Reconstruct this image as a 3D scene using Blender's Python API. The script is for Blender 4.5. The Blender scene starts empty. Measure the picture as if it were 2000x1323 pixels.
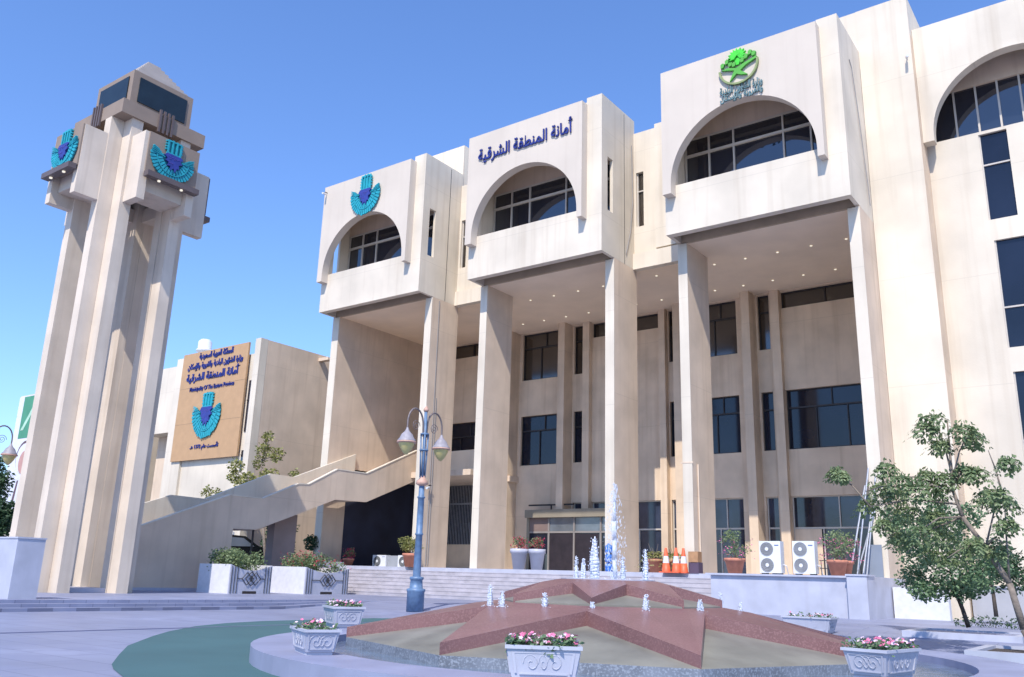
import bpy, math, random
from mathutils import Vector, Matrix
random.seed(7)
PI = math.pi
R_ = math.radians
sc = bpy.context.scene
COL = sc.collection

# ------------------------------------------------------------------ camera
YAW, PIT, ROL, FPX = R_(36.59), R_(15.448), R_(1.769), 1699.7
EYE = Vector((0, 0, 1.1))
cam_d = bpy.data.cameras.new("camera"); cam = bpy.data.objects.new("camera", cam_d); COL.objects.link(cam)
cam_d.sensor_width = 36; cam_d.lens = FPX / 2000 * 36; cam_d.clip_end = 3000; cam_d.clip_start = .05
_rz = Matrix.Rotation(YAW, 3, 'Z')
_f = Vector((0, math.cos(PIT), math.sin(PIT))); _u = Vector((0, -math.sin(PIT), math.cos(PIT))); _r = Vector((1, 0, 0))
_r2 = math.cos(ROL) * _r + math.sin(ROL) * _u; _u2 = -math.sin(ROL) * _r + math.cos(ROL) * _u
_r2, _u2, _f = _rz @ _r2, _rz @ _u2, _rz @ _f
cam.matrix_world = Matrix(((_r2.x, _u2.x, -_f.x, EYE.x), (_r2.y, _u2.y, -_f.y, EYE.y), (_r2.z, _u2.z, -_f.z, EYE.z), (0, 0, 0, 1)))
sc.camera = cam

# ------------------------------------------------------------------ light
SUN = Vector((0.38, -1.0, 1.30)).normalized()
w = bpy.data.worlds.new("World"); sc.world = w; w.use_nodes = True
wn = w.node_tree.nodes; wl = w.node_tree.links
sky = wn.new('ShaderNodeTexSky'); sky.sky_type = 'NISHITA'; sky.sun_disc = False
sky.sun_elevation = math.asin(SUN.z); sky.sun_rotation = math.atan2(SUN.x, SUN.y)
sky.altitude = 0; sky.air_density = 1.15; sky.dust_density = 0.35; sky.ozone_density = 3.2
tint = wn.new('ShaderNodeMix'); tint.data_type = 'RGBA'; tint.blend_type = 'MULTIPLY'; tint.inputs[0].default_value = 1
tint.inputs[7].default_value = (.88, 1.08, 1.46, 1)      # the deep periwinkle of this dry-air sky
wl.new(sky.outputs[0], tint.inputs[6]); wl.new(tint.outputs[2], wn['Background'].inputs[0]); wn['Background'].inputs[1].default_value = 0.135
sd = bpy.data.lights.new("sun", 'SUN'); sd.energy = 4.1; sd.angle = R_(.5); sd.color = (1, .935, .84)
so = bpy.data.objects.new("sun", sd); COL.objects.link(so)
so.rotation_euler = SUN.to_track_quat('Z', 'Y').to_euler(); so.location = (20, -30, 50)
sc.view_settings.view_transform = 'Standard'; sc.view_settings.look = 'None'
sc.view_settings.exposure = 0.38; sc.view_settings.gamma = 1
sc.render.engine = 'CYCLES'
sc.cycles.max_bounces = 8; sc.cycles.diffuse_bounces = 4

# ------------------------------------------------------------------ materials
MATS = {}
def mat(name, col, rough=.8, var=.06, scale=1.2, bump=.0, bscale=30, streak=0, metal=0, spec=.5, speckle=None, tiles=None, joints=None, trans=0, emit=None, alpha=1):
    if name in MATS: return MATS[name]
    m = bpy.data.materials.new(name); m.use_nodes = True; nt = m.node_tree; N = nt.nodes; L = nt.links
    b = N['Principled BSDF']; b.inputs['Roughness'].default_value = rough; b.inputs['Metallic'].default_value = metal
    b.inputs['Specular IOR Level'].default_value = spec
    if 'glass' in name and 'amber' not in name and 'lamp' not in name: b.inputs['IOR'].default_value = 1.95; b.inputs['Specular IOR Level'].default_value = .5
    geo = N.new('ShaderNodeNewGeometry')
    def noise(sc_, det=4, vec=None):
        n = N.new('ShaderNodeTexNoise'); n.inputs['Scale'].default_value = sc_; n.inputs['Detail'].default_value = det
        L.new(vec if vec else geo.outputs['Position'], n.inputs['Vector']); return n.outputs['Fac']
    def mix(f, a, c, mode='MIX'):
        x = N.new('ShaderNodeMix'); x.data_type = 'RGBA'; x.blend_type = mode
        if isinstance(f, float): x.inputs[0].default_value = f
        else: L.new(f, x.inputs[0])
        for i, q in ((6, a), (7, c)):
            if isinstance(q, tuple): x.inputs[i].default_value = (*q, 1)
            else: L.new(q, x.inputs[i])
        return x.outputs[2]
    def ramp(f, a, c):
        r = N.new('ShaderNodeMapRange'); r.inputs[1].default_value = a; r.inputs[2].default_value = c
        L.new(f, r.inputs[0]); return r.outputs[0]
    dk = tuple(c * (1 - var * 2.2) for c in col); lt = tuple(min(1, c * (1 + var)) for c in col)
    c = mix(ramp(noise(scale), .32, .68), dk, lt)
    if streak:
        mp = N.new('ShaderNodeMapping'); mp.inputs['Scale'].default_value = (3.6, 3.6, .15); L.new(geo.outputs['Position'], mp.inputs[0])
        s = ramp(noise(1.0, 5, mp.outputs[0]), .52, .8)
        mm = N.new('ShaderNodeMath'); mm.operation = 'MULTIPLY'; L.new(s, mm.inputs[0]); mm.inputs[1].default_value = streak
        c = mix(mm.outputs[0], c, tuple(x * y for x, y in zip(col, (.62, .56, .5))))
    if speckle:
        v = ramp(noise(speckle[0], 2), .5, .62); c = mix(v, c, speckle[1])
    if tiles:
        br = N.new('ShaderNodeTexBrick'); br.offset = tiles[2] if len(tiles) > 2 else 0
        br.inputs['Scale'].default_value = 1; br.inputs['Brick Width'].default_value = tiles[0]; br.inputs['Row Height'].default_value = tiles[1]
        br.inputs['Mortar Size'].default_value = .010; br.inputs['Mortar Smooth'].default_value = .2
        br.inputs['Color1'].default_value = (1, 1, 1, 1); br.inputs['Color2'].default_value = (.9, .9, .91, 1); br.inputs['Mortar'].default_value = (.6, .6, .63, 1)
        L.new(geo.outputs['Position'], br.inputs['Vector']); c = mix(1.0, c, br.outputs['Color'], 'MULTIPLY')
    if joints:
        # thin horizontal pour joints every joints metres of height
        sx = N.new('ShaderNodeSeparateXYZ'); L.new(geo.outputs['Position'], sx.inputs[0])
        a = N.new('ShaderNodeMath'); a.operation = 'DIVIDE'; L.new(sx.outputs[2], a.inputs[0]); a.inputs[1].default_value = joints
        f = N.new('ShaderNodeMath'); f.operation = 'FRACT'; L.new(a.outputs[0], f.inputs[0])
        g = N.new('ShaderNodeMath'); g.operation = 'LESS_THAN'; L.new(f.outputs[0], g.inputs[0]); g.inputs[1].default_value = .028 / joints
        h = N.new('ShaderNodeMath'); h.operation = 'MULTIPLY'; L.new(g.outputs[0], h.inputs[0]); h.inputs[1].default_value = .22
        c = mix(h.outputs[0], c, tuple(x * .5 for x in col))
    L.new(c, b.inputs['Base Color'])
    if bump:
        bp = N.new('ShaderNodeBump'); bp.inputs['Strength'].default_value = bump; bp.inputs['Distance'].default_value = .02
        L.new(noise(bscale, 5), bp.inputs['Height']); L.new(bp.outputs[0], b.inputs['Normal'])
    if trans: b.inputs['Transmission Weight'].default_value = trans
    if alpha < 1: b.inputs['Alpha'].default_value = alpha
    if emit:
        b.inputs['Emission Color'].default_value = (*emit[0], 1); b.inputs['Emission Strength'].default_value = emit[1]
    MATS[name] = m; return m
plaster = mat('white_plaster', (.685, .605, .49), .85, .07, .4, .14, 14, .38, joints=4.1)
panelm = mat('pale_pink_render', (.61, .53, .44), .9, .03, .5, .08, 20, .18)
beige = mat('beige_concrete', (.66, .525, .40), .88, .06, .7, .15, 16, .42, joints=4.35)
backm = mat('porch_wall_render', (.68, .53, .385), .88, .07, .8, .12, 16, .48, joints=4.35)
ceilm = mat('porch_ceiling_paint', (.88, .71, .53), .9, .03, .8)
tanwall = mat('tower_concrete', (.65, .55, .445), .88, .06, .7, .16, 16, .45)
towerhead = mat('tower_head_cladding', (.27, .205, .16), .8, .04, 1.5, .05)
glass = mat('tinted_glass', (.012, .017, .03), .04, .1, .4, spec=.9)
glassn = mat('dark_office_glass', (.010, .014, .028), .07, .2, .4); glassn.node_tree.nodes['Principled BSDF'].inputs['IOR'].default_value = 1.5
glassb = mat('brown_glass', (.03, .022, .016), .12, .2, .6, spec=.6)
glassg = mat('ground_floor_glass', (.035, .045, .075), .05, .3, .7); glassg.node_tree.nodes['Principled BSDF'].inputs['IOR'].default_value = 1.6
frame_l = mat('champagne_aluminium', (.52, .47, .41), .45, .03, 3)
frame_d = mat('dark_aluminium', (.025, .02, .02), .5, .05, 3)
paving = mat('pale_marble_paving', (.255, .275, .385), .5, .10, .35, .03, 60, tiles=(1.2, .6, .5), speckle=(1.7, (.225, .243, .35)))
pavingd = mat('joint_marble', (.15, .16, .25), .6, .06, 2)
greenm = mat('green_turf_mat', (.05, .118, .125), .8, .05, .7, .1, 90)
steps_m = mat('veined_marble_steps', (.42, .395, .43), .5, .08, 2.2, .03, 40)
marble = mat('white_marble', (.44, .45, .53), .45, .06, 1.6, .03, 40, .18)
ringm = mat('ring_marble', (.28, .295, .415), .45, .09, 1.3, .02, 40)
granite = mat('red_granite', (.20, .10, .098), .35, .08, 1.5, speckle=(45, (.25, .135, .13)))
beigem = mat('beige_fountain_stone', (.215, .21, .175), .4, .14, 1.4, .04, 30, streak=.25)
greym = mat('grey_basin_stone', (.17, .19, .23), .35, .12, 3, speckle=(40, (.26, .29, .34)))
water = mat('shallow_water', (.16, .21, .28), .06, .15, 3, .6, 9, spec=.8)
foam = mat('foaming_water', (.74, .80, .92), .2, .05, 8, .5, 40, alpha=.72)
mist = mat('fine_spray', (.78, .84, .95), .2, .05, 8, alpha=.45)
teal = mat('turquoise_tile', (.02, .33, .40), .45, .1, 6)
tealD = mat('dark_teal_tile', (.01, .20, .24), .5, .1, 6)
navy = mat('navy_letters', (.018, .03, .20), .5, .05, 5)
royal = mat('royal_blue_tile', (.03, .045, .26), .5, .1, 6)
lime = mat('bright_green_sign', (.06, .62, .035), .5, .08, 6)
olive = mat('olive_sign', (.25, .30, .12), .5, .08, 6)
slate = mat('grey_green_letters', (.13, .22, .23), .5, .05, 6)
board = mat('tan_board', (.48, .295, .155), .7, .03, 2.5)
ironb = mat('black_iron', (.03, .03, .035), .5, .05, 5)
lampblue = mat('blue_grey_paint', (.12, .20, .33), .45, .1, 8, streak=.2)
lampwhite = mat('old_silver_paint', (.30, .28, .31), .5, .08, 9)
copper = mat('faded_copper_paint', (.55, .33, .25), .55, .08, 9)
amber = mat('amber_glass', (.55, .46, .19), .3, .08, 6, spec=.6)
terracotta = mat('terracotta', (.50, .20, .13), .8, .08, 6, .1)
acwhite = mat('white_enamel', (.68, .70, .74), .45, .03, 3)
acgrey = mat('grey_grille', (.28, .29, .31), .6, .05, 5)
acdark = mat('dark_fan', (.03, .035, .04), .6, .05, 5)
orange = mat('orange_plastic', (.75, .13, .05), .5, .04, 8)
white = mat('white_paint', (.66, .66, .70), .6, .04, 5)
bluepl = mat('blue_plastic', (.04, .16, .55), .45, .05, 5)
wood = mat('brown_cardboard', (.40, .22, .11), .8, .08, 6)
bark = mat('grey_bark', (.22, .18, .15), .9, .15, 12, .5, 40)
barkd = mat('dark_bark', (.07, .055, .045), .9, .15, 12, .5, 40)
soil = mat('dark_soil', (.06, .045, .035), .95, .2, 8)
darkvoid = mat('undercroft_shade', (.022, .027, .055), .8, .2, .6)  # near-black navy puts the undercroft's deep shade into its surfaces
steel = mat('galvanised_steel', (.40, .41, .44), .4, .06, 5, metal=.5)
carpaint = mat('black_car_paint', (.012, .014, .02), .2, .05, 3, spec=.8)
lampglow = mat('lit_lamp_glass', (.9, .85, .7), .4, emit=((1, .9, .7), .55))
pinkpet = mat('pink_petals', (.62, .16, .30), .7, .12, 20)
palepet = mat('pale_petals', (.72, .55, .68), .7, .1, 20)
redpet = mat('red_petals', (.50, .04, .09), .7, .12, 20)
def leafm(name, a, b, tr=.25):
    m = bpy.data.materials.new(name); m.use_nodes = True; nt = m.node_tree; N = nt.nodes; L = nt.links
    p = N['Principled BSDF']; p.inputs['Roughness'].default_value = .55
    g = N.new('ShaderNodeNewGeometry'); n = N.new('ShaderNodeTexNoise'); n.inputs['Scale'].default_value = 2.6; L.new(g.outputs['Position'], n.inputs['Vector'])
    w1 = N.new('ShaderNodeTexWhiteNoise'); w1.noise_dimensions = '1D'; L.new(g.outputs['Random Per Island'], w1.inputs['W'])
    ad = N.new('ShaderNodeMath'); ad.operation = 'ADD'; L.new(n.outputs['Fac'], ad.inputs[0])
    mu = N.new('ShaderNodeMath'); mu.operation = 'MULTIPLY_ADD'; L.new(w1.outputs['Value'], mu.inputs[0]); mu.inputs[1].default_value = .5; mu.inputs[2].default_value = -.25
    L.new(mu.outputs[0], ad.inputs[1])
    x = N.new('ShaderNodeMix'); x.data_type = 'RGBA'; L.new(ad.outputs[0], x.inputs[0]); x.inputs[6].default_value = (*a, 1); x.inputs[7].default_value = (*b, 1)
    L.new(x.outputs[2], p.inputs['Base Color'])
    t = N.new('ShaderNodeBsdfTranslucent'); L.new(x.outputs[2], t.inputs[0]); ms = N.new('ShaderNodeMixShader'); ms.inputs[0].default_value = tr
    L.new(p.outputs[0], ms.inputs[1]); L.new(t.outputs[0], ms.inputs[2]); L.new(ms.outputs[0], N['Material Output'].inputs[0])
    return m
leaf_g = leafm('green_leaves', (.06, .14, .07), (.23, .33, .17), .34)
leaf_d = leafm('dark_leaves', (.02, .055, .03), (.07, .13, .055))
leaf_y = leafm('yellow_green_leaves', (.14, .17, .045), (.38, .36, .12))
leaf_s = leafm('sage_leaves', (.09, .16, .07), (.31, .37, .18), .38)

# ------------------------------------------------------------------ mesh helpers
class MB:
    def __init__(s): s.v = []; s.f = []; s.m = []; s.mi = 0
    def add(s, vs, fs):
        o = len(s.v); s.v += [tuple(v) for v in vs]; s.f += [tuple(i + o for i in f) for f in fs]; s.m += [s.mi] * len(fs); return s
    def box(s, x0, x1, y0, y1, z0, z1):
        return s.add([(x0, y0, z0), (x1, y0, z0), (x1, y1, z0), (x0, y1, z0), (x0, y0, z1), (x1, y0, z1), (x1, y1, z1), (x0, y1, z1)],
                     [(0, 3, 2, 1), (4, 5, 6, 7), (0, 1, 5, 4), (1, 2, 6, 5), (2, 3, 7, 6), (3, 0, 4, 7)])
    def prism(s, poly, axis, a0, a1):
        n = len(poly)
        def P(p, a):
            return (p[0], a, p[1]) if axis == 'y' else (a, p[0], p[1]) if axis == 'x' else (p[0], p[1], a)
        return s.add([P(p, a0) for p in poly] + [P(p, a1) for p in poly],
                     [tuple(range(n)), tuple(range(2 * n - 1, n - 1, -1))] + [(i, (i + 1) % n, n + (i + 1) % n, n + i) for i in range(n)])
    def cyl(s, p, q, r0, r1=None, n=10, cap=True):
        r1 = r0 if r1 is None else r1; p, q = Vector(p), Vector(q); d = (q - p)
        if d.length < 1e-6: return s
        d.normalize(); a = d.orthogonal().normalized(); b = d.cross(a)
        vs = [p + (a * math.cos(2 * PI * i / n) + b * math.sin(2 * PI * i / n)) * r0 for i in range(n)] + [q + (a * math.cos(2 * PI * i / n) + b * math.sin(2 * PI * i / n)) * r1 for i in range(n)]
        fs = [(i, (i + 1) % n, n + (i + 1) % n, n + i) for i in range(n)]
        if cap: fs += [tuple(range(n - 1, -1, -1)), tuple(range(n, 2 * n))]
        return s.add(vs, fs)
    def tube(s, pts, r, n=8):
        for i in range(len(pts) - 1):
            a = r[i] if isinstance(r, (list, tuple)) else r; b = r[i + 1] if isinstance(r, (list, tuple)) else r
            s.cyl(pts[i], pts[i + 1], a, b, n)
        return s
    def lathe(s, c, prof, n=20):
        c = Vector(c); vs = []; k = len(prof)
        for i in range(n):
            a = 2 * PI * i / n
            vs += [(c.x + r * math.cos(a), c.y + r * math.sin(a), c.z + z) for r, z in prof]
        fs = [(i * k + j, ((i + 1) % n) * k + j, ((i + 1) % n) * k + j + 1, i * k + j + 1) for i in range(n) for j in range(k - 1)]
        return s.add(vs, fs)
    def blob(s, c, r, n=6):
        c = Vector(c); prof = [(math.sin(PI * j / 4) * r, -math.cos(PI * j / 4) * r) for j in range(5)]
        return s.lathe(c, prof, n)
    def xf(s, M):
        s.v = [tuple(M @ Vector(v)) for v in s.v]; return s
def wpos(p):
    v = Vector((0, 0, 0))
    while p: v = v + p.location; p = p.parent
    return v
def tag(o, label=None, cat=None, group=None, kind=None):
    if label: o['label'] = label
    if cat: o['category'] = cat
    if group: o['group'] = group
    if kind: o['kind'] = kind
    return o
def obj(name, mb, mats, parent=None, smooth=False, loc=None):
    me = bpy.data.meshes.new(name)
    if parent is not None: off = wpos(parent); pos = Vector((0, 0, 0))
    else:
        if loc is None:
            xs = [v[0] for v in mb.v]; ys = [v[1] for v in mb.v]; zs = [v[2] for v in mb.v]
            loc = ((min(xs) + max(xs)) / 2, (min(ys) + max(ys)) / 2, min(zs))
        off = Vector(loc); pos = off
    me.from_pydata([(v[0] - off.x, v[1] - off.y, v[2] - off.z) for v in mb.v], [], mb.f)
    ms = mats if isinstance(mats, (list, tuple)) else [mats]
    for m in ms: me.materials.append(m)
    if len(ms) > 1:
        for p, i in zip(me.polygons, mb.m): p.material_index = i
    if smooth:
        for p in me.polygons: p.use_smooth = True
    me.update()
    o = bpy.data.objects.new(name, me); COL.objects.link(o); o.location = pos
    if parent is not None: o.parent = parent
    return o
def thing(name, label, cat, loc=(0, 0, 0), group=None):
    o = bpy.data.objects.new(name, None); COL.objects.link(o); o.location = loc; o.empty_display_size = .2
    return tag(o, label, cat, group)
def copy_tree(o, parent=None):
    c = o.copy(); COL.objects.link(c); c.parent = parent
    for ch in list(o.children): copy_tree(ch, c)
    return c
def B(*a): return MB().box(*a)
def wall_y(mb, x0, x1, z0, z1, y0, y1, holes):
    """wall slab in an XZ plane with rectangular holes (hx0,hx1,hz0,hz1)"""
    xs = sorted({x0, x1, *[min(max(h[i], x0), x1) for h in holes for i in (0, 1)]})
    for a, b in zip(xs, xs[1:]):
        if b - a < 1e-5: continue
        hs = sorted((max(h[2], z0), min(h[3], z1)) for h in holes if h[0] <= a + 1e-6 and h[1] >= b - 1e-6)
        z = z0
        for lo, hi in hs:
            if lo > z + 1e-5: mb.box(a, b, y0, y1, z, lo)
            z = max(z, hi)
        if z < z1 - 1e-5: mb.box(a, b, y0, y1, z, z1)
    return mb

# Arabic shaping into presentation forms, in visual order
import unicodedata
NOJ = 'اأإآدذرزوؤةىء'
def shape(s):
    out = []; isar = lambda x: '\u0620' <= x <= '\u064a' and x != 'ء'
    for i, c in enumerate(s):
        if not isar(c): out.append(c); continue
        p = s[i - 1] if i else ' '; n = s[i + 1] if i + 1 < len(s) else ' '
        k = {(0, 0): 'ISOLATED', (0, 1): 'INITIAL', (1, 1): 'MEDIAL', (1, 0): 'FINAL'}[(int(isar(p) and p not in NOJ), int(isar(n) and c not in NOJ))]
        try: out.append(unicodedata.lookup(unicodedata.name(c) + ' ' + k + ' FORM'))
        except KeyError: out.append(c)
    # reverse, but keep digit runs
    out = out[::-1]; r = []; i = 0
    while i < len(out):
        j = i
        while j < len(out) and out[j].isdigit(): j += 1
        if j > i: r += out[i:j][::-1]; i = j
        else: r.append(out[i]); i += 1
    return ''.join(r)
def text_mb(body, x0, x1, zc, y, h=None, bold=.02, arabic=True, depth=.05):
    """letters facing -Y between x0 and x1, centred on height zc, front face at y"""
    cu = bpy.data.curves.new('lettering', 'FONT'); cu.body = shape(body) if arabic else body
    cu.offset = bold; cu.extrude = .5; cu.resolution_u = 3
    o = bpy.data.objects.new('lettering', cu); COL.objects.link(o)
    bpy.context.view_layer.update()
    me = bpy.data.meshes.new_from_object(o.evaluated_get(bpy.context.evaluated_depsgraph_get()))
    bpy.data.objects.remove(o); bpy.data.curves.remove(cu)
    n = len(me.vertices); par = list(range(n))
    def fd(a):
        while par[a] != a: par[a] = par[par[a]]; a = par[a]
        return a
    for e in me.edges:
        a, b = fd(e.vertices[0]), fd(e.vertices[1])
        if a != b: par[a] = b
    ids = {}
    vs = [v.co.copy() for v in me.vertices]
    mx = max(v.x for v in vs); mn = min(v.x for v in vs); my = max(v.y for v in vs); mi = min(v.y for v in vs)
    s = (x1 - x0) / (mx - mn); sz = s if h is None else h / (my - mi)
    mb = MB()
    out = []
    for i, v in enumerate(vs):
        k = ids.setdefault(fd(i), len(ids))
        out.append((x0 + (v.x - mn) * s, y + (depth if v.z < 0 else 0) + (k % 4) * .0035, zc + (v.y - (my + mi) / 2) * sz))
    mb.add(out, [tuple(p.vertices) for p in me.polygons]); bpy.data.meshes.remove(me)
    return mb

def emblem(name, label, W, M, group=None, dark=True, vs=1.3, st=1.0):
    """turquoise fan emblem with a barred stem; local frame: x right, z up, facing -y, width W; M places it"""
    t = thing(name, label, 'emblem', M.translation, group)
    rot = M.to_3x3().to_4x4()
    def put(nm, mb, mt):
        mb.v = [tuple(M @ Vector(v)) for v in mb.v]; return obj(nm, mb, mt, t)
    R = W / 2; V = lambda r, a: (r * math.cos(a), r * math.sin(a) * vs)
    rr = random.Random(5)
    pts = [V(R, PI + PI * i / 24) for i in range(25)] + [(R * .93, R * .16), (R * .6, R * .02), (R * .3, R * .10), (-R * .3, R * .10), (-R * .6, R * .02), (-R * .93, R * .16)]
    put('backing', MB().prism(pts, 'y', -.03, .02), tealD)
    mb = MB(); n = 21
    for row, (r0, r1) in enumerate(((.80, 1.03), (.52, .74))):
        nn = n if row == 0 else 15
        for i in range(nn):
            a0 = PI + PI * (i + .10) / nn; a1 = PI + PI * (i + .86) / nn; q0, q1 = R * r0 * rr.uniform(.95, 1.02), R * r1 * rr.uniform(.97, 1.02)
            mb.prism([V(q0, a0), V(q1, a0), V(q1 * 1.02, (a0 + a1) / 2), V(q1, a1), V(q0, a1)], 'y', -.08 - .01 * row, -.031)
    n = 24
    for i in range(n):      # thin rim between the rows
        a0 = PI + PI * i / n; a1 = PI + PI * (i + 1) / n
        mb.prism([V(R * .745, a0), V(R * .785, a0), V(R * .785, a1), V(R * .745, a1)], 'y', -.10, -.032)
    for sgn in (-1, 1):
        for k in range(4):
            z0 = R * (-.10 + .075 * k); x0 = R * (.40 + .10 * k)
            mb.prism([(sgn * x0, z0 - R * .02), (sgn * R * .98, z0 + R * .08), (sgn * R * (1.03 - .02 * k), z0 + R * .12), (sgn * x0, z0 + R * .02)], 'y', -.115 - .004 * k, -.033)
    put('fan', mb, teal)
    mb = MB(); top_ = R * 1.02 * st
    for k in range(4):
        x = R * (-.30 + .2 * k - .03)
        mb.box(x, x + R * .075, -.09, -.03, R * .12, top_ - R * .08 * abs(k - 1.5))
    mb.box(-R * .34, R * .34, -.085, -.031, R * .10, R * .2); mb.box(-R * .33, R * .33, -.087, -.031, top_ * .84, top_ * .92)
    for s_ in (-1, 1):
        for k in range(4): mb.box(s_ * R * .37 - R * .035, s_ * R * .37 + R * .035, -.07, .0, R * .3 + k * top_ * .15, R * .36 + k * top_ * .15)
    put('stem', mb, teal)
    put('stem_backing', MB().box(-R * .30, R * .30, -.03, .02, R * .10, top_ * .9), tealD if dark else teal)
    q = [(-.34, .12), (-.44, .0), (-.30, -.10), (-.36, -.22), (-.2, -.26), (-.26, -.42), (-.12, -.40), (-.10, -.58), (.04, -.46), (.12, -.62), (.2, -.42), (.30, -.44), (.26, -.24), (.42, -.18), (.32, -.04), (.44, .04), (.34, .12)]
    put('centre', MB().prism([(a * R, b * R * vs) for a, b in q], 'y', -.13, -.035), royal)
    mb = MB()
    for k in range(9):
        a = rr.uniform(-.28, .22) * R; b = rr.uniform(-.45, 0) * R * vs; mb.box(a, a + R * .09, -.142, -.131, b, b + R * .035)
    put('centre_marks', mb, mat('violet_tile', (.07, .06, .30), .5))
    return t

# ================================================================== GROUND
def gz(x, y):
    ramp = 1 if y < 18.5 else max(0, (23 - y) / 4.5)
    drop = 0
    for xs in (-22.9, -22.55, -22.2):
        if x > xs: drop += .25 / 3
    return .25 - drop * ramp
mb = MB()
ys = [-60, -10, 0, 6, 12, 18.5, 19.4, 20.3, 21.2, 22.1, 23, 30, 45]
xc = [-120, -60, -40, -22.9, -22.55, -22.2, -15.5, -8, 0, 10, 60]
for a, b in zip(xc, xc[1:]):
    for c, d in zip(ys, ys[1:]):
        z = [gz((a + b) / 2, c), gz((a + b) / 2, d)]
        mb.add([(a, c, z[0]), (b, c, z[0]), (b, d, z[1]), (a, d, z[1])], [(0, 1, 2, 3)])
for xs in (-22.9, -22.55, -22.2):
    for c, d in zip(ys, ys[1:]):
        if c >= 23: continue
        hi0, lo0, hi1, lo1 = gz(xs - .05, c), gz(xs + .05, c), gz(xs - .05, d), gz(xs + .05, d)
        mb.add([(xs, c, hi0), (xs, c, lo0), (xs, d, lo1), (xs, d, hi1)], [(0, 1, 2, 3)])
tag(obj('plaza_ground', mb, paving, loc=(0, 0, 0)), kind='structure')
mb = MB().add([(-2500, -2500, .1), (2500, -2500, .1), (2500, 2500, .1), (-2500, 2500, .1)], [(0, 1, 2, 3)])
mb.v = [(x, y, -.25) for x, y, z in mb.v]
tag(obj('ground', mb, mat('sandy_ground', (.38, .34, .30), .95, .1, .1), loc=(0, 0, 0)), kind='structure')
# drainage joint running along the plaza
mb = MB()
mb.box(-15.54, -15.46, -5, 18.4, -.02, .012)
tag(obj('paving_joint', mb, pavingd), kind='structure')
for xs in (-22.9, -22.55, -22.2):   # dark nosing under each low step
    pass
# green surface round the fountain
gp = [(-7.6, 4.6), (-8.91, 5.42), (-9.63, 5.73), (-10.1, 5.98), (-11.13, 6.67), (-12.35, 7.52), (-13.9, 8.9), (-14.77, 9.76), (-15.87, 11.05), (-16.56, 12.3), (-16.94, 13.6), (-17.0, 15.5), (-17.05, 17.26), (-16.2, 18.45), (-2, 18.45), (3, 16), (5, 12), (5, 7), (2, 3), (-4, 1.6), (-8, 3)]
mb = MB().add([(x, y, .006) for x, y in gp], [tuple(range(len(gp)))])
tag(obj('green_surface', mb, greenm), kind='structure')
gp = [(-6.5, 19.2), (-2.6, 18.9), (3, 18.9), (3, 22.4), (-2.0, 22.6), (-5.2, 23)]
mb = MB().add([(x, y, gz(x, y) + .012) for x, y in gp], [tuple(range(len(gp)))])

# ================================================================== FOUNTAIN
FC = (-7.0, 12.1)
ft = thing('fountain', 'eight-pointed star fountain of red granite and beige stone in the plaza', 'fountain', (FC[0], FC[1], 0))
def ringpts(r, ang0, n): return [(FC[0] + r * math.cos(ang0 + 2 * PI * i / n), FC[1] + r * math.sin(ang0 + 2 * PI * i / n)) for i in range(n)]
n = 72; mb = MB(); o = ringpts(5.25, 0, n); i_ = ringpts(4.42, 0, n)
RC = (.62, -.42)
o = [(x + RC[0], y + RC[1]) for x, y in o]; i_ = [(x + RC[0], y + RC[1]) for x, y in i_]
for k in range(n):
    j = (k + 1) % n
    mb.add([(*o[k], 0), (*o[j], 0), (*o[j], .2), (*o[k], .2), (*i_[k], .2), (*i_[j], .2), (*i_[j], -.05), (*i_[k], -.05)], [(0, 1, 2, 3), (3, 2, 5, 4), (4, 5, 6, 7)])
obj('basin_ring', mb, ringm, ft)
obj('basin_floor', MB().add([(*p, .03) for p in i_], [tuple(range(n))]), greym, ft)
obj('basin_water', MB().add([(*p, .10) for p in i_], [tuple(range(n))]), water, ft)
def zl(r): return .22 + (3.9 - r) * .2
def star(r_t, r_n, ang0, npt=8):
    P = []
    for k in range(npt * 2):
        r = r_t if k % 2 == 0 else r_n; a = ang0 + PI * k / npt
        P.append((FC[0] + r * math.cos(a), FC[1] + r * math.sin(a), r))
    return P
def frustum(r0, z0, r1, z1, zb, ang0):
    mb = MB(); a = ringpts(r0, ang0, 8); b = ringpts(r1, ang0, 8)
    for k in range(8):
        j = (k + 1) % 8
        mb.add([(*a[k], zb), (*a[j], zb), (*a[j], z0), (*a[k], z0)], [(0, 1, 2, 3)]); mb.mi = 1
        mb.add([(*a[k], z0), (*a[j], z0), (*b[j], z1), (*b[k], z1)], [(0, 1, 2, 3)])
        mb.mi = 0
    mb.mi = 1; mb.add([(*p, z1) for p in b], [tuple(range(8))]); return mb
def starslab(pts, ztip, znotch, th, ctr_r, ctr_z):
    mb = MB(); n = len(pts); c = (FC[0], FC[1])
    def ztop(r): return None
    top = [(x, y, ztip if k % 2 == 0 else znotch) for k, (x, y, r) in enumerate(pts)]
    inn = [(c[0] + (x - c[0]) / r * ctr_r, c[1] + (y - c[1]) / r * ctr_r, ctr_z) for x, y, r in pts]
    for k in range(n):
        j = (k + 1) % n
        mb.add([(top[k][0], top[k][1], top[k][2] - th), (top[j][0], top[j][1], top[j][2] - th), top[j], top[k]], [(0, 1, 2, 3)])
        mb.add([top[k], top[j], inn[j], inn[k]], [(0, 1, 2), (0, 2, 3)])
    mb.add(inn, [tuple(range(n))]); return mb
A0 = R_(225)
obj('lower_tier', frustum(3.9, .22, 2.0, .60, -.05, A0), [greym, beigem], ft)
obj('lower_star', starslab(star(3.9, 2.1, A0), .36, .73, .2, 1.75, .78), granite, ft)
obj('upper_tier', frustum(1.68, .80, .9, .97, .70, R_(292.5)), [beigem, beigem], ft)
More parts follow.
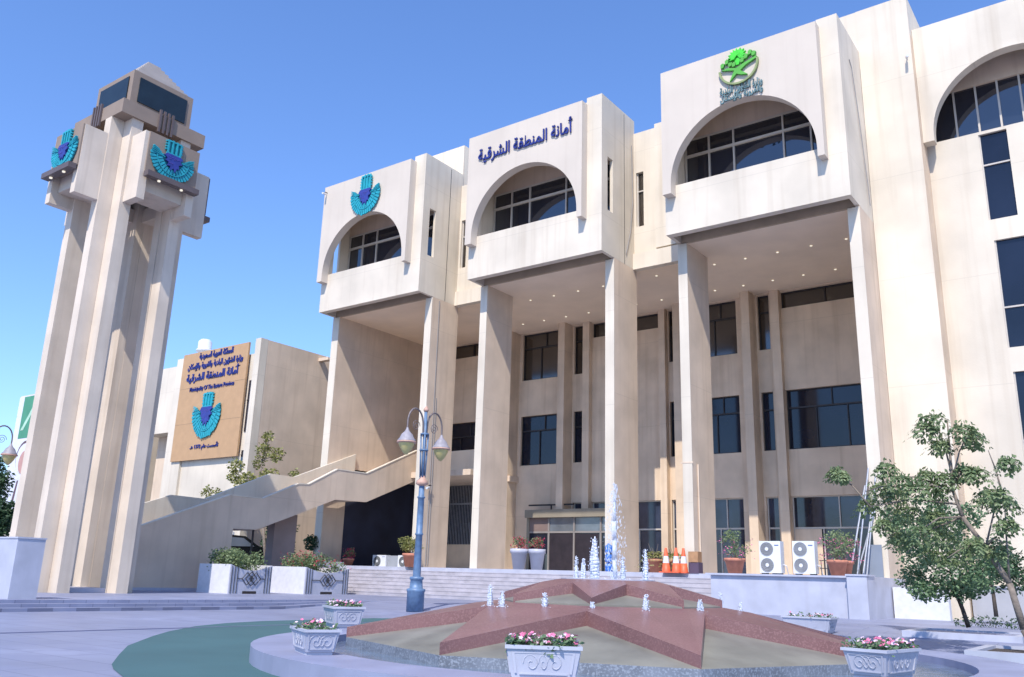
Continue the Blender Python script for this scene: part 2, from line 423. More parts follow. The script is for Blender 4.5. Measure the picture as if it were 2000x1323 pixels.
obj('upper_star', starslab(star(1.7, 1.02, R_(292.5)), .89, 1.08, .16, .75, 1.13), granite, ft)
obj('top_disc', MB().lathe((*FC, 1.12), [(.72, .0), (.72, .025), (.0, .025)], 24), marble, ft)
# ---- water jets
rj = random.Random(3)
def jet(name, x, y, z0, h, r, kind, label):
    mb = MB()
    if kind == 'spray':
        for _ in range(700):
            t = rj.random() ** 1.25; a = rj.uniform(0, 2 * PI); sp_ = r * (.12 + .75 * math.sin(PI * min(1, .15 + t * .85))) * rj.random() ** .6
            l = rj.uniform(.003, .011); mb.lathe((x + sp_ * math.cos(a), y + sp_ * math.sin(a), z0 + t * h), [(0, -l * 2.2), (l * .7, -l * .5), (l * .6, l * .6), (0, l * 2.6)], 5)
        for k in range(3):
            q = r * .16; mb.tube([Vector((x + rj.uniform(-q, q), y + rj.uniform(-q, q), z0 + h * t)) for t in (0, .2, .4, .6, .8, .93)], [.03, .032, .028, .022, .014, .004], 6)
    else:
        for k in range(7):
            ox, oy = rj.uniform(-.45, .45) * r, rj.uniform(-.45, .45) * r; hh = h * rj.uniform(.6, 1) if k else h
            m = 12; pts = [Vector((x + ox * (1 - .5 * i / m) + rj.uniform(-.05, .05) * r, y + oy * (1 - .5 * i / m) + rj.uniform(-.05, .05) * r, z0 + hh * i / m)) for i in range(m + 1)]
            rad = [r * .42 * (.75 + .4 * math.sin(PI * i / m)) * (1 - .75 * (i / m) ** 3) * rj.uniform(.9, 1.08) for i in range(m + 1)]; mb.tube(pts, rad, 7)
        for _ in range(int(60 + 150 * h)):
            a = rj.uniform(0, 2 * PI); t = rj.random(); q = r * rj.uniform(.35, 1.0) * (1.1 - .5 * t)
            mb.blob((x + q * math.cos(a), y + q * math.sin(a), z0 + t * h * .97), rj.uniform(.003, .010), 5)
        for _ in range(24):
            a = rj.uniform(0, 2 * PI); q = r * rj.uniform(.8, 2.4); mb.blob((x + q * math.cos(a), y + q * math.sin(a), z0 + rj.uniform(-.01, .015)), rj.uniform(.003, .009), 5)
    o = obj(name, mb, mist if kind == 'spray' else foam, None, True, loc=(x, y, z0))
    return tag(o, label, 'water jet', 'water jets of the star fountain')
def ang(x, y): return (x, y)
JETS = [
 # px, kind, h, r, level, label
 (1125, 'foam', .34, .045, 'u', 'short white water jet, left one of the close pair on the top of the fountain'),
 (1139, 'foam', .30, .05, 'u', 'short white water jet, right one of the close pair on the top of the fountain'),
 (1160, 'foam', .62, .105, 'u', 'thick foaming white water jet left of the tall thin spray'),
 (1201, 'spray', 1.42, .21, 'u', 'tallest thin spray of water rising from the centre of the fountain'),
 (1217, 'foam', .34, .06, 'u', 'short water jet just right of the tall thin spray'),
 (1261, 'foam', .47, .07, 'u', 'pointed water jet in front of the yellow plant and cones'),
 (1064, 'foam', .20, .055, 'l', 'small water jet left of the front point of the upper star'),
 (1157, 'foam', .10, .04, 'l', 'tiny water jet at the foot of the front point of the upper star'),
 (1262, 'foam', .22, .055, 'l', 'small round water jet right of the front point of the upper star'),
 (1368, 'foam', .17, .055, 'l', 'small water jet between the two right points of the upper star'),
 (1408, 'foam', .28, .045, 'r', 'slim water jet beside the right point of the upper star'),
 (1446, 'foam', .15, .04, 'r', 'rightmost little water jet of the lower star'),
 (957, 'foam', .30, .055, 'L', 'leftmost slim water jet on the lower star'),
 (980, 'foam', .22, .06, 'L', 'low ragged water jet beside the leftmost one'),
]
def px_dir(px):
    d = _f + _r2 * ((px - 1000) / FPX) + _u2 * (-(1185 - 661.5) / FPX); d.z = 0; return d.normalized()
# ground-plan positions worked out from the plan of the fountain
def jet_pos(px, r, far=False):
    d = px_dir(px); c = Vector((FC[0], FC[1], 0)); t = d.dot(c); perp = (c - d * t).length
    if perp >= r: return d * t
    q = math.sqrt(r * r - perp * perp); return d * (t + (q if far else -q))
for px, kind, h, r, lv, lab in JETS:
    p = jet_pos(px, {'u': .45, 'l': 1.85, 'r': 1.95, 'L': 2.05}[lv], lv in 'r')
    jet('water_jet', p.x, p.y, {'u': 1.14, 'l': .74, 'r': .72, 'L': .72}[lv], h, r, kind, lab)

# ================================================================== TOWER
TC = (-29.9, 15.75)
tw = thing('plaza_tower', 'tall tower of paired concrete fins with a dark-screened head and stepped cap', 'tower', (TC[0], TC[1], .25))
def rotT(mb, k):
    return mb.xf(Matrix.Translation((TC[0], TC[1], 0)) @ Matrix.Rotation(k * PI / 2, 4, 'Z'))
# fins in local frame: protruding towards -y side, k rotates
for k in range(4):
    off = 1.05 if k % 2 == 0 else 1.2; end = 1.70 if k % 2 == 0 else 1.60
    for s in (-1, 1):
        a, b = (off - .42, off) if s > 0 else (-off, -off + .42)
        obj('fin', rotT(B(a, b, -end, -1.06 if k % 2 else -1.06, .25, 16.9), k), tanwall, tw)
    # inner leg joining the two fins of the corner
for sx in (-1, 1):
    for sy in (-1, 1):
        mb = MB(); x0, x1 = sorted((sx * .64, sx * 1.04)); y0, y1 = sorted((sy * .75, sy * 1.055))
        mb.box(TC[0] + x0, TC[0] + x1, TC[1] + y0, TC[1] + y1, .25, 16.86); obj('corner_leg', mb, tanwall, tw)
obj('plinth', B(TC[0] - 1.0, TC[0] + 1.0, TC[1] - 1.0, TC[1] + 1.0, .25, .40), marble, tw)
for k in range(4):
    off = 1.10 if k % 2 else 1.02; end = 1.60 if k % 2 else 1.70; p = end + .85
    for s in (-1, 1):
        a, b = (off - .30, off) if s > 0 else (-off, -off + .30)
        obj('cheek', rotT(B(a, b, -p, -end + .02, 13.6, 16.2), k), plaster if False else tanwall, tw)
    pn = obj('emblem_box', rotT(B(-off + .15, off - .02, -p - .06, -end + .35, 14.6, 16.2), k), towerhead, tw)
    obj('box_underside', rotT(B(-off + .31, off - .31, -p + .25, -.95, 14.05, 14.6), k), tanwall, tw)
    lg = obj('lamp_ledge', rotT(B(-off + .12, off - .02, -p - .34, -p - .06, 14.42, 14.62), k), mat('brown_metal', (.12, .09, .085), .5), tw)
    for x in (-.45, .45):
        mb = MB().cyl((x, -p - .2, 14.38), (x, -p - .2, 14.425), .055, n=10); rotT(mb, k)
        obj('ledge_lamp', mb, lampglow, lg)
    if k == 2: obj('panel_back', rotT(B(-off + .12, off + .02, -p - .12, -p - .06, 14.64, 16.22), k), mat('brown_metal', (.12, .09, .085), .5), tw)
    # grille of short bars standing on the slab edge
    mb = MB()
    for j in range(4): mb.box(-.3 + j * .17, -.22 + j * .17, -1.78, -1.70, 16.72, 17.62)
    obj('bar_ornament', rotT(mb, k), mat('brown_metal', (.12, .09, .085)), tw)
obj('head_slab', B(TC[0] - 1.7, TC[0] + 1.7, TC[1] - 1.7, TC[1] + 1.7, 16.9, 17.45), towerhead, tw)
hd = obj('head', B(TC[0] - 1.25, TC[0] + 1.25, TC[1] - 1.25, TC[1] + 1.25, 17.45, 19.0), towerhead, tw)
for k in range(4):
    obj('screen', rotT(B(-.99, .99, -1.29, -1.24, 17.78, 18.78), k), mat('dark_screen', (.012, .022, .03), .35, .1, 2), tw)
mb = MB(); z = 19.0; r = 1.08
for j in range(8):
    mb.box(TC[0] - r, TC[0] + r, TC[1] - r, TC[1] + r, z, z + .15); z += .15; r -= .115
obj('stepped_cap', mb, mat('pale_stone', (.42, .37, .335), .85), tw)
for k, lab in ((0, 'turquoise fan emblem on the left side of the tower top'), (1, 'turquoise fan emblem on the right side of the tower top')):
    off = 1.10 if k % 2 else 1.02; end = 1.60 if k % 2 else 1.70; p = end + .92
    M = Matrix.Translation((TC[0], TC[1], 0)) @ Matrix.Rotation(k * PI / 2, 4, 'Z') @ Matrix.Translation((.0 if k else .03, -p, 15.5))
    emblem('fan_emblem', lab, 1.68, M, 'turquoise fan emblems', vs=1.05, st=.82)

# square post left of the tower
pt = thing('marble_post', 'square grey marble post at the left edge in front of the tower', 'post', (-23.55, 11.0, .25))
obj('shaft', B(-24.3, -23.3, 10.8, 11.5, .25, 1.72), marble, pt)
obj('cap', B(-24.32, -23.28, 10.78, 11.52, 1.72, 1.76), marble, pt)

# ================================================================== MAIN BUILDING
bl = thing('municipal_building', 'large cream building with three projecting arched bays on tall piers', 'building', (-21, 31, .25))
XLs = [-35.35, -25.01, -14.66]; XRs = [-28.13, -17.68, -7.40]
def side_wall(mb, x0, x1, slit=True):
    y0, y1, z0, z1 = 30.33, 33.0, 14.7, 22.2
    if slit:
        mb.box(x0, x1, y0, 30.5, z0, z1); mb.box(x0, x1, 30.5, 30.97, z0, 16.75); mb.box(x0, x1, 30.5, 30.97, 19.3, z1); mb.box(x0, x1, 30.97, y1, z0, z1)
    else: mb.box(x0, x1, y0, y1, z0, z1)
    return mb
for bi, (XL, XR) in enumerate(zip(XLs, XRs)):
    # body
    mb = MB()
    mb.box(XL, XR, 30.0, 30.33, 14.7, 16.79)
    mb.box(XR - .78, XR, 30.0, 30.33, 16.79, 22.2)
    mb.box(XL, XL + .42, 30.01, 30.33, 16.79, 22.0)
    mb.box(XL + .42, XR - .78, 30.02, 30.33, 20.0, 22.0)
    side_wall(mb, XL, XL + .15, bi == 0); side_wall(mb, XR - .15, XR, bi < 2)
    mb.box(XL + .15, XR - .15, 30.33, 33.0, 21.95, 22.1)
    mb.box(XL + .15, XR - .15, 31.1, 31.75, 16.31, 16.6)
    mb.box(XL + .15, XR - .15, 30.33, 31.1, 16.3, 16.6)
    
    obj('bay_shell', mb, plaster, bl)
    mb = MB(); mb.box(XL + .15, XR - .15, 30.33, 31.6, 20.85, 21.0)
    mb.box(XL + .15, XR - .15, 31.6, 31.8, 19.6, 20.85)
    obj('loggia_lintel', mb, beige, bl)
    obj('recess_fascia', B(XL + .15, XR - .15, 31.1, 31.2, 14.66, 16.3), mat('shaded_recess_band', (.46, .35, .24), .9), bl)  # browner than the beige walls: the recess shade is put into its colour
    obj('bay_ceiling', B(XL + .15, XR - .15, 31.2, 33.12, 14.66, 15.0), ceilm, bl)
    # arch panel
    xc = XL + 3.40; Ra = 2.93; z0 = 16.66; x0 = XL + .1; x1 = XL + 6.58; zb = 16.28; zt = 21.86
    poly = [(x0, zb), (x0, zt), (x1, zt), (x1, zb), (xc + Ra, zb), (xc + Ra, z0)]
    poly += [(xc + Ra * math.cos(PI * i / 40), z0 + Ra * math.sin(PI * i / 40)) for i in range(1, 40)] + [(xc - Ra, z0), (xc - Ra, zb)]
    obj('arch_panel', MB().prism(poly, 'y', 29.55, 29.999), panelm, bl)
    # window in the loggia
    g0, g1 = XL + .16, XR - .16; za, zb2 = 16.6, 19.6
    wnd = obj('window', B(g0, g1, 31.66, 31.7, za, zb2), glass, bl)
    mb = MB()
    for r_ in (.22, 1.28, 2.37, 4.46, 5.55, 6.65): mb.box(XL + r_ - .035, XL + r_ + .035, 31.58, 31.658, za, zb2)
    mb.box(g0, g1, 31.57, 31.657, 18.75, 18.86); mb.box(g0, g1, 31.57, 31.657, 19.54, 19.6)
    obj('frame', mb, frame_l, wnd)
    # pier
    obj('pier', B(XR - .43, XR - .002, 31.1, 33.12, 1.5 if bi else 1.5, 14.7), plaster if False else beige, bl)
    if bi: obj('pier', B(XL + .002, XL + .40, 31.1, 33.12, 1.5, 14.7), beige, bl)
    obj('pier_facing', B(XR - .43, XR - .002, 31.06, 31.098, 1.5, 14.655), plaster, bl)
    if bi: obj('pier_facing', B(XL + .002, XL + .40, 31.06, 31.098, 1.5, 14.655), plaster, bl)
    # vertical joint and conduit on the visible side
    if bi < 2:
        obj('expansion_joint', B(XR - .01, XR + .006, 32.0, 32.03, 14.7, 22.1), frame_d, bl)
# connecting walls between the bays
for a, b, k in ((XRs[0], XLs[1], 0), (XRs[1], XLs[2], 1)):
    mb = MB(); wx = a + .12
    mb.box(a + .002, b - .002, 32.78, 33.3, 14.67, 15.42)
    wall_y(mb, a + .002, b - .002, 15.42, 21.5, 32.92, 33.3, [(wx, wx + .38, 16.75, 19.45)])
    if k: mb.box(a + 1.15, b - .01, 32.80, 32.92, 15.5, 21.62)
    obj('link_wall', mb, plaster, bl)
    w2 = obj('window', B(wx, wx + .38, 33.1, 33.12, 16.75, 19.45), glassb, bl)
    obj('frame', MB().box(wx, wx + .06, 33.02, 33.09, 16.75, 19.45).box(wx + .06, wx + .38, 33.02, 33.09, 18.5, 18.56), frame_l, w2)
# left end wall, undercroft pier
mb = MB(); mb.box(-35.35, -34.85, 31.1, 39, 6.55, 14.7); mb.box(-35.35, -34.85, 31.1, 32.55, .25, 6.55)
obj('end_wall', mb, beige, bl)
obj('pier_facing', B(-35.35, -34.852, 31.06, 31.098, .25, 14.655), plaster, bl)
# porch ceiling
mb = MB(); mb.box(-34.85, -7.4, 33.12, 39.0, 14.66, 15.0)
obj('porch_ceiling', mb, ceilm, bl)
# rear tower volumes
obj('rear_tower', B(-35.35, -28.17, 33.02, 44, 14.9, 24.0), plaster, bl)
obj('stair_tower', MB().box(-7.39, -5.45, 33.0, 46, .25, 24.05).box(-9.5, -7.39, 33.02, 46, 21.4, 24.05), plaster, bl)
obj('stair_tower_shaded_side', B(-5.45, -5.446, 33.003, 34.19, .25, 22.3), backm, bl)  # thin browner skin, paints in the shade of this grazing-lit side
obj('main_volume', MB().box(-35.2, -7.5, 39.35, 50, 1.5, 21.3).box(-35.2, -7.42, 33.4, 39.35, 15.05, 21.2), plaster, bl)
# back wall with windows
cols = []
holes = []; wins = []
for bi in range(3):
    s = -28.14 + 10.35 * (bi - 0) if True else 0
    s = -28.14 + 10.35 * bi
    A = (s, s + 2.38); Bc = (s + 3.46, s + 4.02); C_ = (s + 4.61, s + 8.66); Ec = (s + 9.12, s + 9.66)
    for c, nm in ((A, 'A'), (Bc, 'B'), (C_, 'C'), (Ec, 'E')):
        if c[0] > -7.6: continue
        c = (c[0], min(c[1], -7.45))
        wins.append((c, nm, bi))
s = -28.14 - 10.35
wins += [((s + 4.61, s + 8.66), 'C', -1), ((s + 9.12, s + 9.66), 'E', -1)]
for c, nm, bi in wins:
    if nm == 'C':
        holes.append((*c, 13.8, 14.6))
        if bi in (1, -1): holes.append((*c, 7.12, 9.86))
    else:
        holes.append((*c, 11.9, 14.6)); holes.append((*c, 7.12, 9.86))
    if bi == -1: 
        if nm == 'C': holes.append((c[0], c[1], 2.9, 6.2))
        continue
    if not (bi == 0 and nm == 'A'): holes.append((*c, 1.55, 5.03))
mb = wall_y(MB(), -34.85, -7.4, 1.5, 14.66, 39.0, 39.35, holes)
obj('porch_back_wall', mb, backm, bl)
for (a, b, z0, z1) in holes:
    gm = glassg if z0 < 2 else (glassn if z0 < 10 else glassb)
    wd = obj('window', B(a, b, 39.2, 39.22, z0, z1), gm, bl)
    mb = MB(); t = .05; W = b - a; fm = frame_l if z0 < 2 else frame_d
    y0, y1 = 39.13, 39.198
    mb.box(a, a + t, y0, y1, z0, z1); mb.box(b - t, b, y0, y1, z0, z1); mb.box(a + t, b - t, y0, y1, z0, z0 + t); mb.box(a + t, b - t, y0, y1, z1 - t, z1)
    if z1 - z0 > 1.2:
        zt = z1 - .82 if z0 > 2 else 3.66
        if z0 == 2.9: zt = 5.3
        mb.box(a + t, b - t, y0, y1, zt - t, zt + t / 2)
        if W > 1:
            xm = a + W * (.64 if W < 3 else .5)
            mb.box(xm - t / 2, xm + t / 2, y0 + .005, y1, zt, z1 - t)
            for q in ((.5,) if W < 3 else (.32, .66)):
                xq = a + W * q; mb.box(xq - t / 2, xq + t / 2, y0 + .005, y1, z0 + t, zt - t)
    elif W > 2: mb.box(a + W * .5 - .03, a + W * .5 + .03, y0, y1, z0 + t, z1 - t)
    obj('frame', mb, fm, wd)
    if z0 < 2 and W > 1:      # lower opaque panels and pale blinds
        obj('lower_panel', B(a + t, a + W * (.3 if W > 3 else .12), 39.10, 39.128, 1.55, 3.6), backm, wd)
        obj('blind', B(a + .1, b - .1, 39.23, 39.24, 3.9, 4.9), mat('grey_blind', (.25, .27, .3), .8), wd)
    elif z1 - z0 > 2 and W > 1 and 7 < z0:
        if z0 < 10: obj('drawn_curtain', B(a + W * .36, b - .12, 39.221, 39.23, z0, z1 - .85), mat('blue_grey_curtain', (.05, .075, .15), .5, .25, 1.2), wd)
        else: obj('drawn_curtain', B(a + .1, a + W * .33, 39.221, 39.23, z0 + 1.0, z1 - .8), mat('pale_curtain', (.3, .27, .25), .8), wd)
    if z0 == 2.9:
        mb = MB()
        x = a + .1
        while x < b: mb.box(x, x + .04, 38.93, 38.96, 2.9, 6.2); x += .115
        mb.box(a, b, 38.9, 38.93, 5.1, 5.2); obj('security_grille', mb, steel, wd)
# pilasters
for bi in range(3):
    s = -28.14 + 10.35 * bi
    for (a, b, d) in ((s + 2.95, s + 3.36, .85), (s + 4.19, s + 4.60, .33), (s + 8.70, s + 9.05, .33), (s + 9.75, s + 10.15, .85)):
        if b < -7.5: obj('pilaster', B(a, b, 39.0 - d, 38.999, 4.63 if -26.9 < a < -22 else 1.5, 14.659), backm, bl)
s = -28.14 - 10.35
for (a, b, d) in ((s + 8.70, s + 9.05, .33), (s + 9.75, s + 10.15, .85)): obj('pilaster', B(a, b, 39.0 - d, 38.999, 1.5, 14.659), backm, bl)
# balcony parapet in the left bay
obj('landing_parapet', B(-34.8, -29.4, 38.0, 38.15, 6.3, 8.05), plaster, bl)
obj('landing_slab', B(-34.8, -28.3, 34.9, 38.0, 6.2, 6.5), beige, bl)
obj('soffit_above_entry', B(-34.8, -28.2, 38.16, 38.98, 6.2, 6.5), beige, bl)
# downlights in the ceiling
for r_, y in enumerate((34.0, 37.3)):
    for k in range(14):
        x = -8.7 - 1.405 * k
        obj('downlight', MB().cyl((x, y, 14.63), (x, y, 14.658), .05, n=10), lampglow, bl)
# entrance vestibule
V0, V1, VY = -26.95, -21.85, 38.1
mb = MB(); mb.box(V0, V1, VY - .2, 38.99, 4.22, 4.62); mb.box(V0, V0 + .16, VY, 38.99, 1.5, 4.22); mb.box(V1 - .16, V1, VY, 38.99, 1.5, 4.22)
ve = obj('entrance_porch', mb, mat('olive_brown_render', (.27, .23, .17), .85), bl)
mb = MB(); mb.box(V0 + .16, V1 - .16, VY + .02, VY + .12, 3.44, 3.53)
for x in (-25.62, -24.08, -22.52): mb.box(x, x + .09, VY + .01, VY + .12, 1.5, 3.44).box(x, x + .09, VY + .01, VY + .12, 3.53, 4.22)
obj('door_frame', mb, mat('grey_brown_aluminium', (.26, .23, .21), .5), ve)
obj('transom_panel', B(V0 + .16, -25.62, VY + .05, VY + .1, 3.53, 4.22), mat('brown_panel', (.20, .14, .12), .6), ve)
obj('transom_glass', B(-25.53, V1 - .16, VY + .07, VY + .09, 3.53, 4.22), mat('pale_tinted_glass', (.13, .15, .17), .15, .1, 2), ve)
obj('door_glass', B(V0 + .16, V1 - .16, VY + .07, VY + .09, 1.5, 3.44), glass, ve)
obj('door_curtain', B(-25.5, -22.6, VY + .061, VY + .069, 1.52, 3.42), mat('brown_curtain', (.028, .02, .024), .4, .15, 3), ve)
# long sign bracket over the entrance
obj('bracket_rail', MB().box(-27.0, -24.2, 38.3, 38.36, 4.85, 4.93).box(-25.6, -25.54, 38.3, 38.36, 4.45, 4.85), frame_d, bl)
# right wing
wy = 34.2
mb = wall_y(MB(), -5.45, 9, .25, 17.98, wy, wy + .4, [(-3.66, -2.72, 14.38, 17.86), (-3.57, .8, 9.5, 13.56), (-3.5, .8, 4.6, 8.62)])
obj('wing_wall', mb, plaster, bl)
obj('wing_upper_wall', B(-5.45, 9, 34.9, 35.3, 20.35, 22.4), beige, bl)
obj('wing_ledge', B(-5.45, 9, wy + .4, 35.3, 17.6, 17.97), plaster, bl)
xc, Ra, z0 = -2.25, 2.80, 17.98; x0, x1, zb, zt = -5.44, 9, 17.72, 22.7
poly = [(x0, zb), (x0, zt), (x1, zt), (x1, zb), (xc + Ra, zb), (xc + Ra, z0)]
poly += [(xc + Ra * math.cos(PI * i / 40), z0 + Ra * math.sin(PI * i / 40)) for i in range(1, 40)] + [(xc - Ra, z0), (xc - Ra, zb)]
obj('wing_arch_panel', MB().prism(poly, 'y', 33.45, 33.9), plaster, bl)
obj('wing_roof', B(-5.44, 9, 33.9, 40, 22.41, 22.68), plaster, bl)
wd = obj('arched_window', B(-5.44, .8, 35.02, 35.05, 17.97, 20.35), glass, bl)
mb = MB()
for x in (-4.44, -3.66, -2.9, -2.15, -1.4, -.6): mb.box(x - .035, x + .035, 34.94, 35.018, 17.97, 20.35)
obj('frame', mb, frame_l, wd)
for (a, b, z0, z1, zt) in ((-3.66, -2.72, 14.38, 17.86, 16.6), (-3.57, .8, 9.5, 13.56, 11.0), (-3.5, .8, 4.6, 8.62, 6.2)):
    wd = obj('window', B(a, b, wy + .12, wy + .14, z0, z1), glassn, bl)
    mb = MB().box(a, b, wy + .06, wy + .118, zt - .03, zt + .03).box(a, a + .05, wy + .06, wy + .118, z0, zt - .03).box(a, a + .05, wy + .06, wy + .118, zt + .03, z1)
    obj('frame', mb, frame_l, wd)
# conduits and pipes on the facade
mb = MB(); mb.tube([(-7.38, 31.3, 20.9), (-7.36, 31.5, 20.6), (-7.34, 31.9, 18.6), (-7.34, 32.4, 16.0), (-7.34, 32.5, 15.2)], .018, 6)
obj('loose_cable', mb, mat('grey_cable', (.3, .28, .27)), bl)
mb = MB(); mb.tube([(-17.66, 32.7, 20.8), (-17.64, 32.74, 18.0), (-17.64, 32.5, 16.4), (-17.65, 32.1, 15.2)], .02, 6)
obj('loose_cable', mb, mat('grey_cable', (.3, .28, .27)), bl)
mb = MB(); mb.tube([(-28.11, 31.6, 14.6), (-28.11, 31.6, 1.6)], .02, 6).tube([(-28.11, 31.75, 9.6), (-28.11, 31.75, 1.6)], .02, 6)
obj('conduit', mb, mat('grey_cable', (.3, .28, .27)), bl)
mb = MB(); mb.box(-14.72, -14.22, 31.05, 31.098, 5.6, 5.66).tube([(-14.22, 31.5, 5.6), (-14.22, 31.5, 1.5)], .035, 6)
obj('drain_pipe', mb, beige, bl)

# ---- signs on the building
M = Matrix.Translation((-31.87, 29.5, 20.72))
emblem('fan_emblem', 'turquoise fan emblem above the arch of the left bay', 2.1, M, 'turquoise fan emblems', dark=False, vs=1.2, st=1.0)
t = obj('wall_lettering', text_mb('أمانة المنطقة الشرقية', -24.25, -18.9, 20.72, 29.47, h=.98, bold=.016), navy)
tag(t, 'navy blue Arabic lettering above the arch of the middle bay', 'lettering')
# green palm emblem
def green_logo():
    c = (-11.13, 29.5, 20.98)
    t = thing('palm_emblem', 'bright green round palm emblem above the arch of the tallest right bay', 'emblem', c)
    X, Y, Z = c; mb = MB()
    for i in range(26):
        a0 = PI * 1.02 + PI * 1.02 * i / 26; a1 = PI * 1.02 + PI * 1.02 * (i + 1) / 26; r0, r1 = .74, .82
        mb.prism([(X + r0 * math.cos(a0), Z + r0 * math.sin(a0)), (X + r1 * math.cos(a0), Z + r1 * math.sin(a0)), (X + r1 * math.cos(a1), Z + r1 * math.sin(a1)), (X + r0 * math.cos(a1), Z + r0 * math.sin(a1))], 'y', Y - .07, Y + .04)
    obj('ring', mb, olive, t)
    mb = MB()
    for i in range(11):
        a = R_(-35 + 250 * i / 10); q = (X - .02, Z + .52); L_ = .46
        e = (q[0] + L_ * math.cos(a), q[1] + L_ * math.sin(a) * .85 + .02); nx, nz = -math.sin(a) * .09, math.cos(a) * .09
        m_ = ((q[0] + e[0]) / 2, (q[1] + e[1]) / 2)
        mb.prism([q, (m_[0] + nx, m_[1] + nz), e, (m_[0] - nx, m_[1] - nz)], 'y', Y - .09 - .004 * i, Y)
    mb.prism([(X - .2, Z + .42), (X + .16, Z + .42), (X + .05, Z + .05), (X - .1, Z + .05)], 'y', Y - .06, Y + .002)
    obj('palm', mb, lime, t)
    mb = MB()
    mb.prism([(X - .85, Z - .02), (X - .5, Z + .02), (X - .1, Z - .12), (X + .25, Z + .02), (X + .92, Z + .22), (X + .9, Z + .1), (X + .4, Z - .08), (X + .1, Z - .3), (X + .45, Z - .62), (X + .15, Z - .55), (X - .1, Z - .42), (X - .45, Z - .75), (X - .3, Z - .4), (X - .2, Z - .22), (X - .5, Z - .12)], 'y', Y - .065, Y + .03)
    for i, (x, z) in enumerate(((-.78, .22), (-.55, .36), (-.38, .18), (-.2, .1), (.22, .2), (.42, .34), (.62, .48), (.8, .36))):
        mb.prism([(X + x - .09, Z + z - .12), (X + x + .05, Z + z - .1), (X + x + .11, Z + z + .08), (X + x, Z + z + .14), (X + x - .1, Z + z + .06)], 'y', Y - .08 - .003 * i, Y + .02)
    obj('leaves', mb, mat('mid_green_sign', (.10, .40, .06)), t)
    for ch in list(t.children):
        for v in ch.data.vertices: v.co.x *= (1 if ch.name.startswith('ring') else .82); v.co.z *= (1 if ch.name.startswith('ring') else .82)
green_logo()
mb = text_mb('وزارة الشؤون البلدية', -11.95, -10.2, 20.02, 29.47, h=.42, bold=.03)
m2 = text_mb('والقروية والإسكان', -11.95, -10.2, 19.68, 29.47, h=.38, bold=.03)
t = thing('ministry_lettering', 'two small grey-green Arabic lines under the green palm emblem', 'lettering', (-10.9, 29.5, 19.3))
obj('upper_line', mb, slate, t); obj('lower_line', m2, slate, t)

# ================================================================== TERRACE AND STEPS
mb = MB(); mb.box(-33.0, -12.45, 30.62, 39, .25, 1.5); mb.box(-12.45, -7.4, 28.35, 39, .25, 1.44)
mb.box(-12.6, -7.35, 28.25, 28.9, 1.44, 1.5); mb.box(-12.45, -7.4, 28.9, 39, 1.441, 1.5)
tag(obj('terrace', mb, marble, loc=(0, 0, 0)), kind='structure')
mb = MB()
for k in range(7):
    z = .25 + 1.25 * (k + 1) / 8; y = 28.2 + k * .345
    mb.box(-33.0, -12.46, y, 30.62, z - 1.25 / 8 + (.0 if k else 0), z - .035)
    mb.box(-33.0, -12.461, y - .012, 30.62, z - .034, z)
tag(obj('entrance_steps', mb, steps_m, loc=(0, 0, 0)), kind='structure')
tag(obj('cheek_wall', B(-33.45, -33.0, 28.2, 31.05, .25, 1.66), marble), 'low marble wall at the left end of the entrance steps', 'wall')
pw = thing('terrace_post', 'ribbed square marble post at the right end of the terrace wall', 'post', (-7.6, 28.5, .25))
obj('shaft', B(-7.95, -7.36, 28.1, 28.95, .25, 1.5), marble, pw); obj('cap', B(-7.98, -7.33, 28.07, 28.98, 1.5, 1.55), marble, pw)
tag(obj('tiled_wall', B(-7.36, -5.72, 31.1, 31.4, .25, 1.22), white), 'low white tiled wall right of the terrace post', 'wall')
tag(obj('garden_wall', MB().box(-5.4, 6, 33.2, 33.5, .25, 1.3).box(-5.4, 6, 33.15, 33.55, 1.3, 1.36), mat('grey_wall', (.4, .4, .42))), 'low grey garden wall behind the small tree at right', 'wall')

# ================================================================== STAIRCASE
stc = thing('outdoor_staircase', 'long concrete staircase climbing beside the tower into the left bay', 'staircase', (-33.5, 26, .25))
NX = -32.4
top = [(15.5, 1.2), (19.74, 2.72), (23.55, 4.23), (25.3, 4.23), (27.25, 5.08), (27.85, 5.12), (29.6, 6.03), (31.6, 6.05), (35.3, 7.72)]
bot = [(35.3, 6.1), (31.7, 4.64), (29.6, 4.58), (26.8, 3.5), (25.1, 2.87), (23.88, 2.84), (23.88, .25), (15.5, .25)]
obj('near_parapet', MB().prism(top + bot, 'x', NX - .16, NX), beige, stc)
obj('coping', MB().prism([(y, z + .002) for y, z in top] + [(y, z + .05) for y, z in top[::-1]], 'x', NX - .18, NX + .02), plaster, stc)
ftp = [(17.5, 2.3), (21.05, 3.77), (22.2, 4.2), (23.9, 4.18), (27.4, 5.7), (28.85, 5.69), (32.9, 7.35)]
obj('far_parapet', MB().prism(ftp + [(y, z - 1.5) for y, z in ftp[::-1]], 'x', -34.83, -34.68), plaster, stc)
fl = [(15.5, .35), (19.74, 1.72), (23.55, 3.2), (25.3, 3.2), (27.25, 4.05), (29.6, 5.0), (31.6, 5.02), (35.3, 6.5)]
mb = MB(); mb.prism(fl + [(y, z - .35) for y, z in fl[::-1]], 'x', -34.67, NX - .17)
obj('flight', mb, beige, stc)
obj('support_column', B(-33.9, -33.4, 26.9, 28.2, .25, 3.75), mat('brown_render', (.28, .22, .2), .9), stc)
obj('window_post', B(NX - .14, NX - .06, 25.0, 25.06, 1.6, 2.86), frame_d, stc)
obj('plinth', B(NX + .0, NX + .25, 15.5, 23.88, .25, .36), marble, stc)
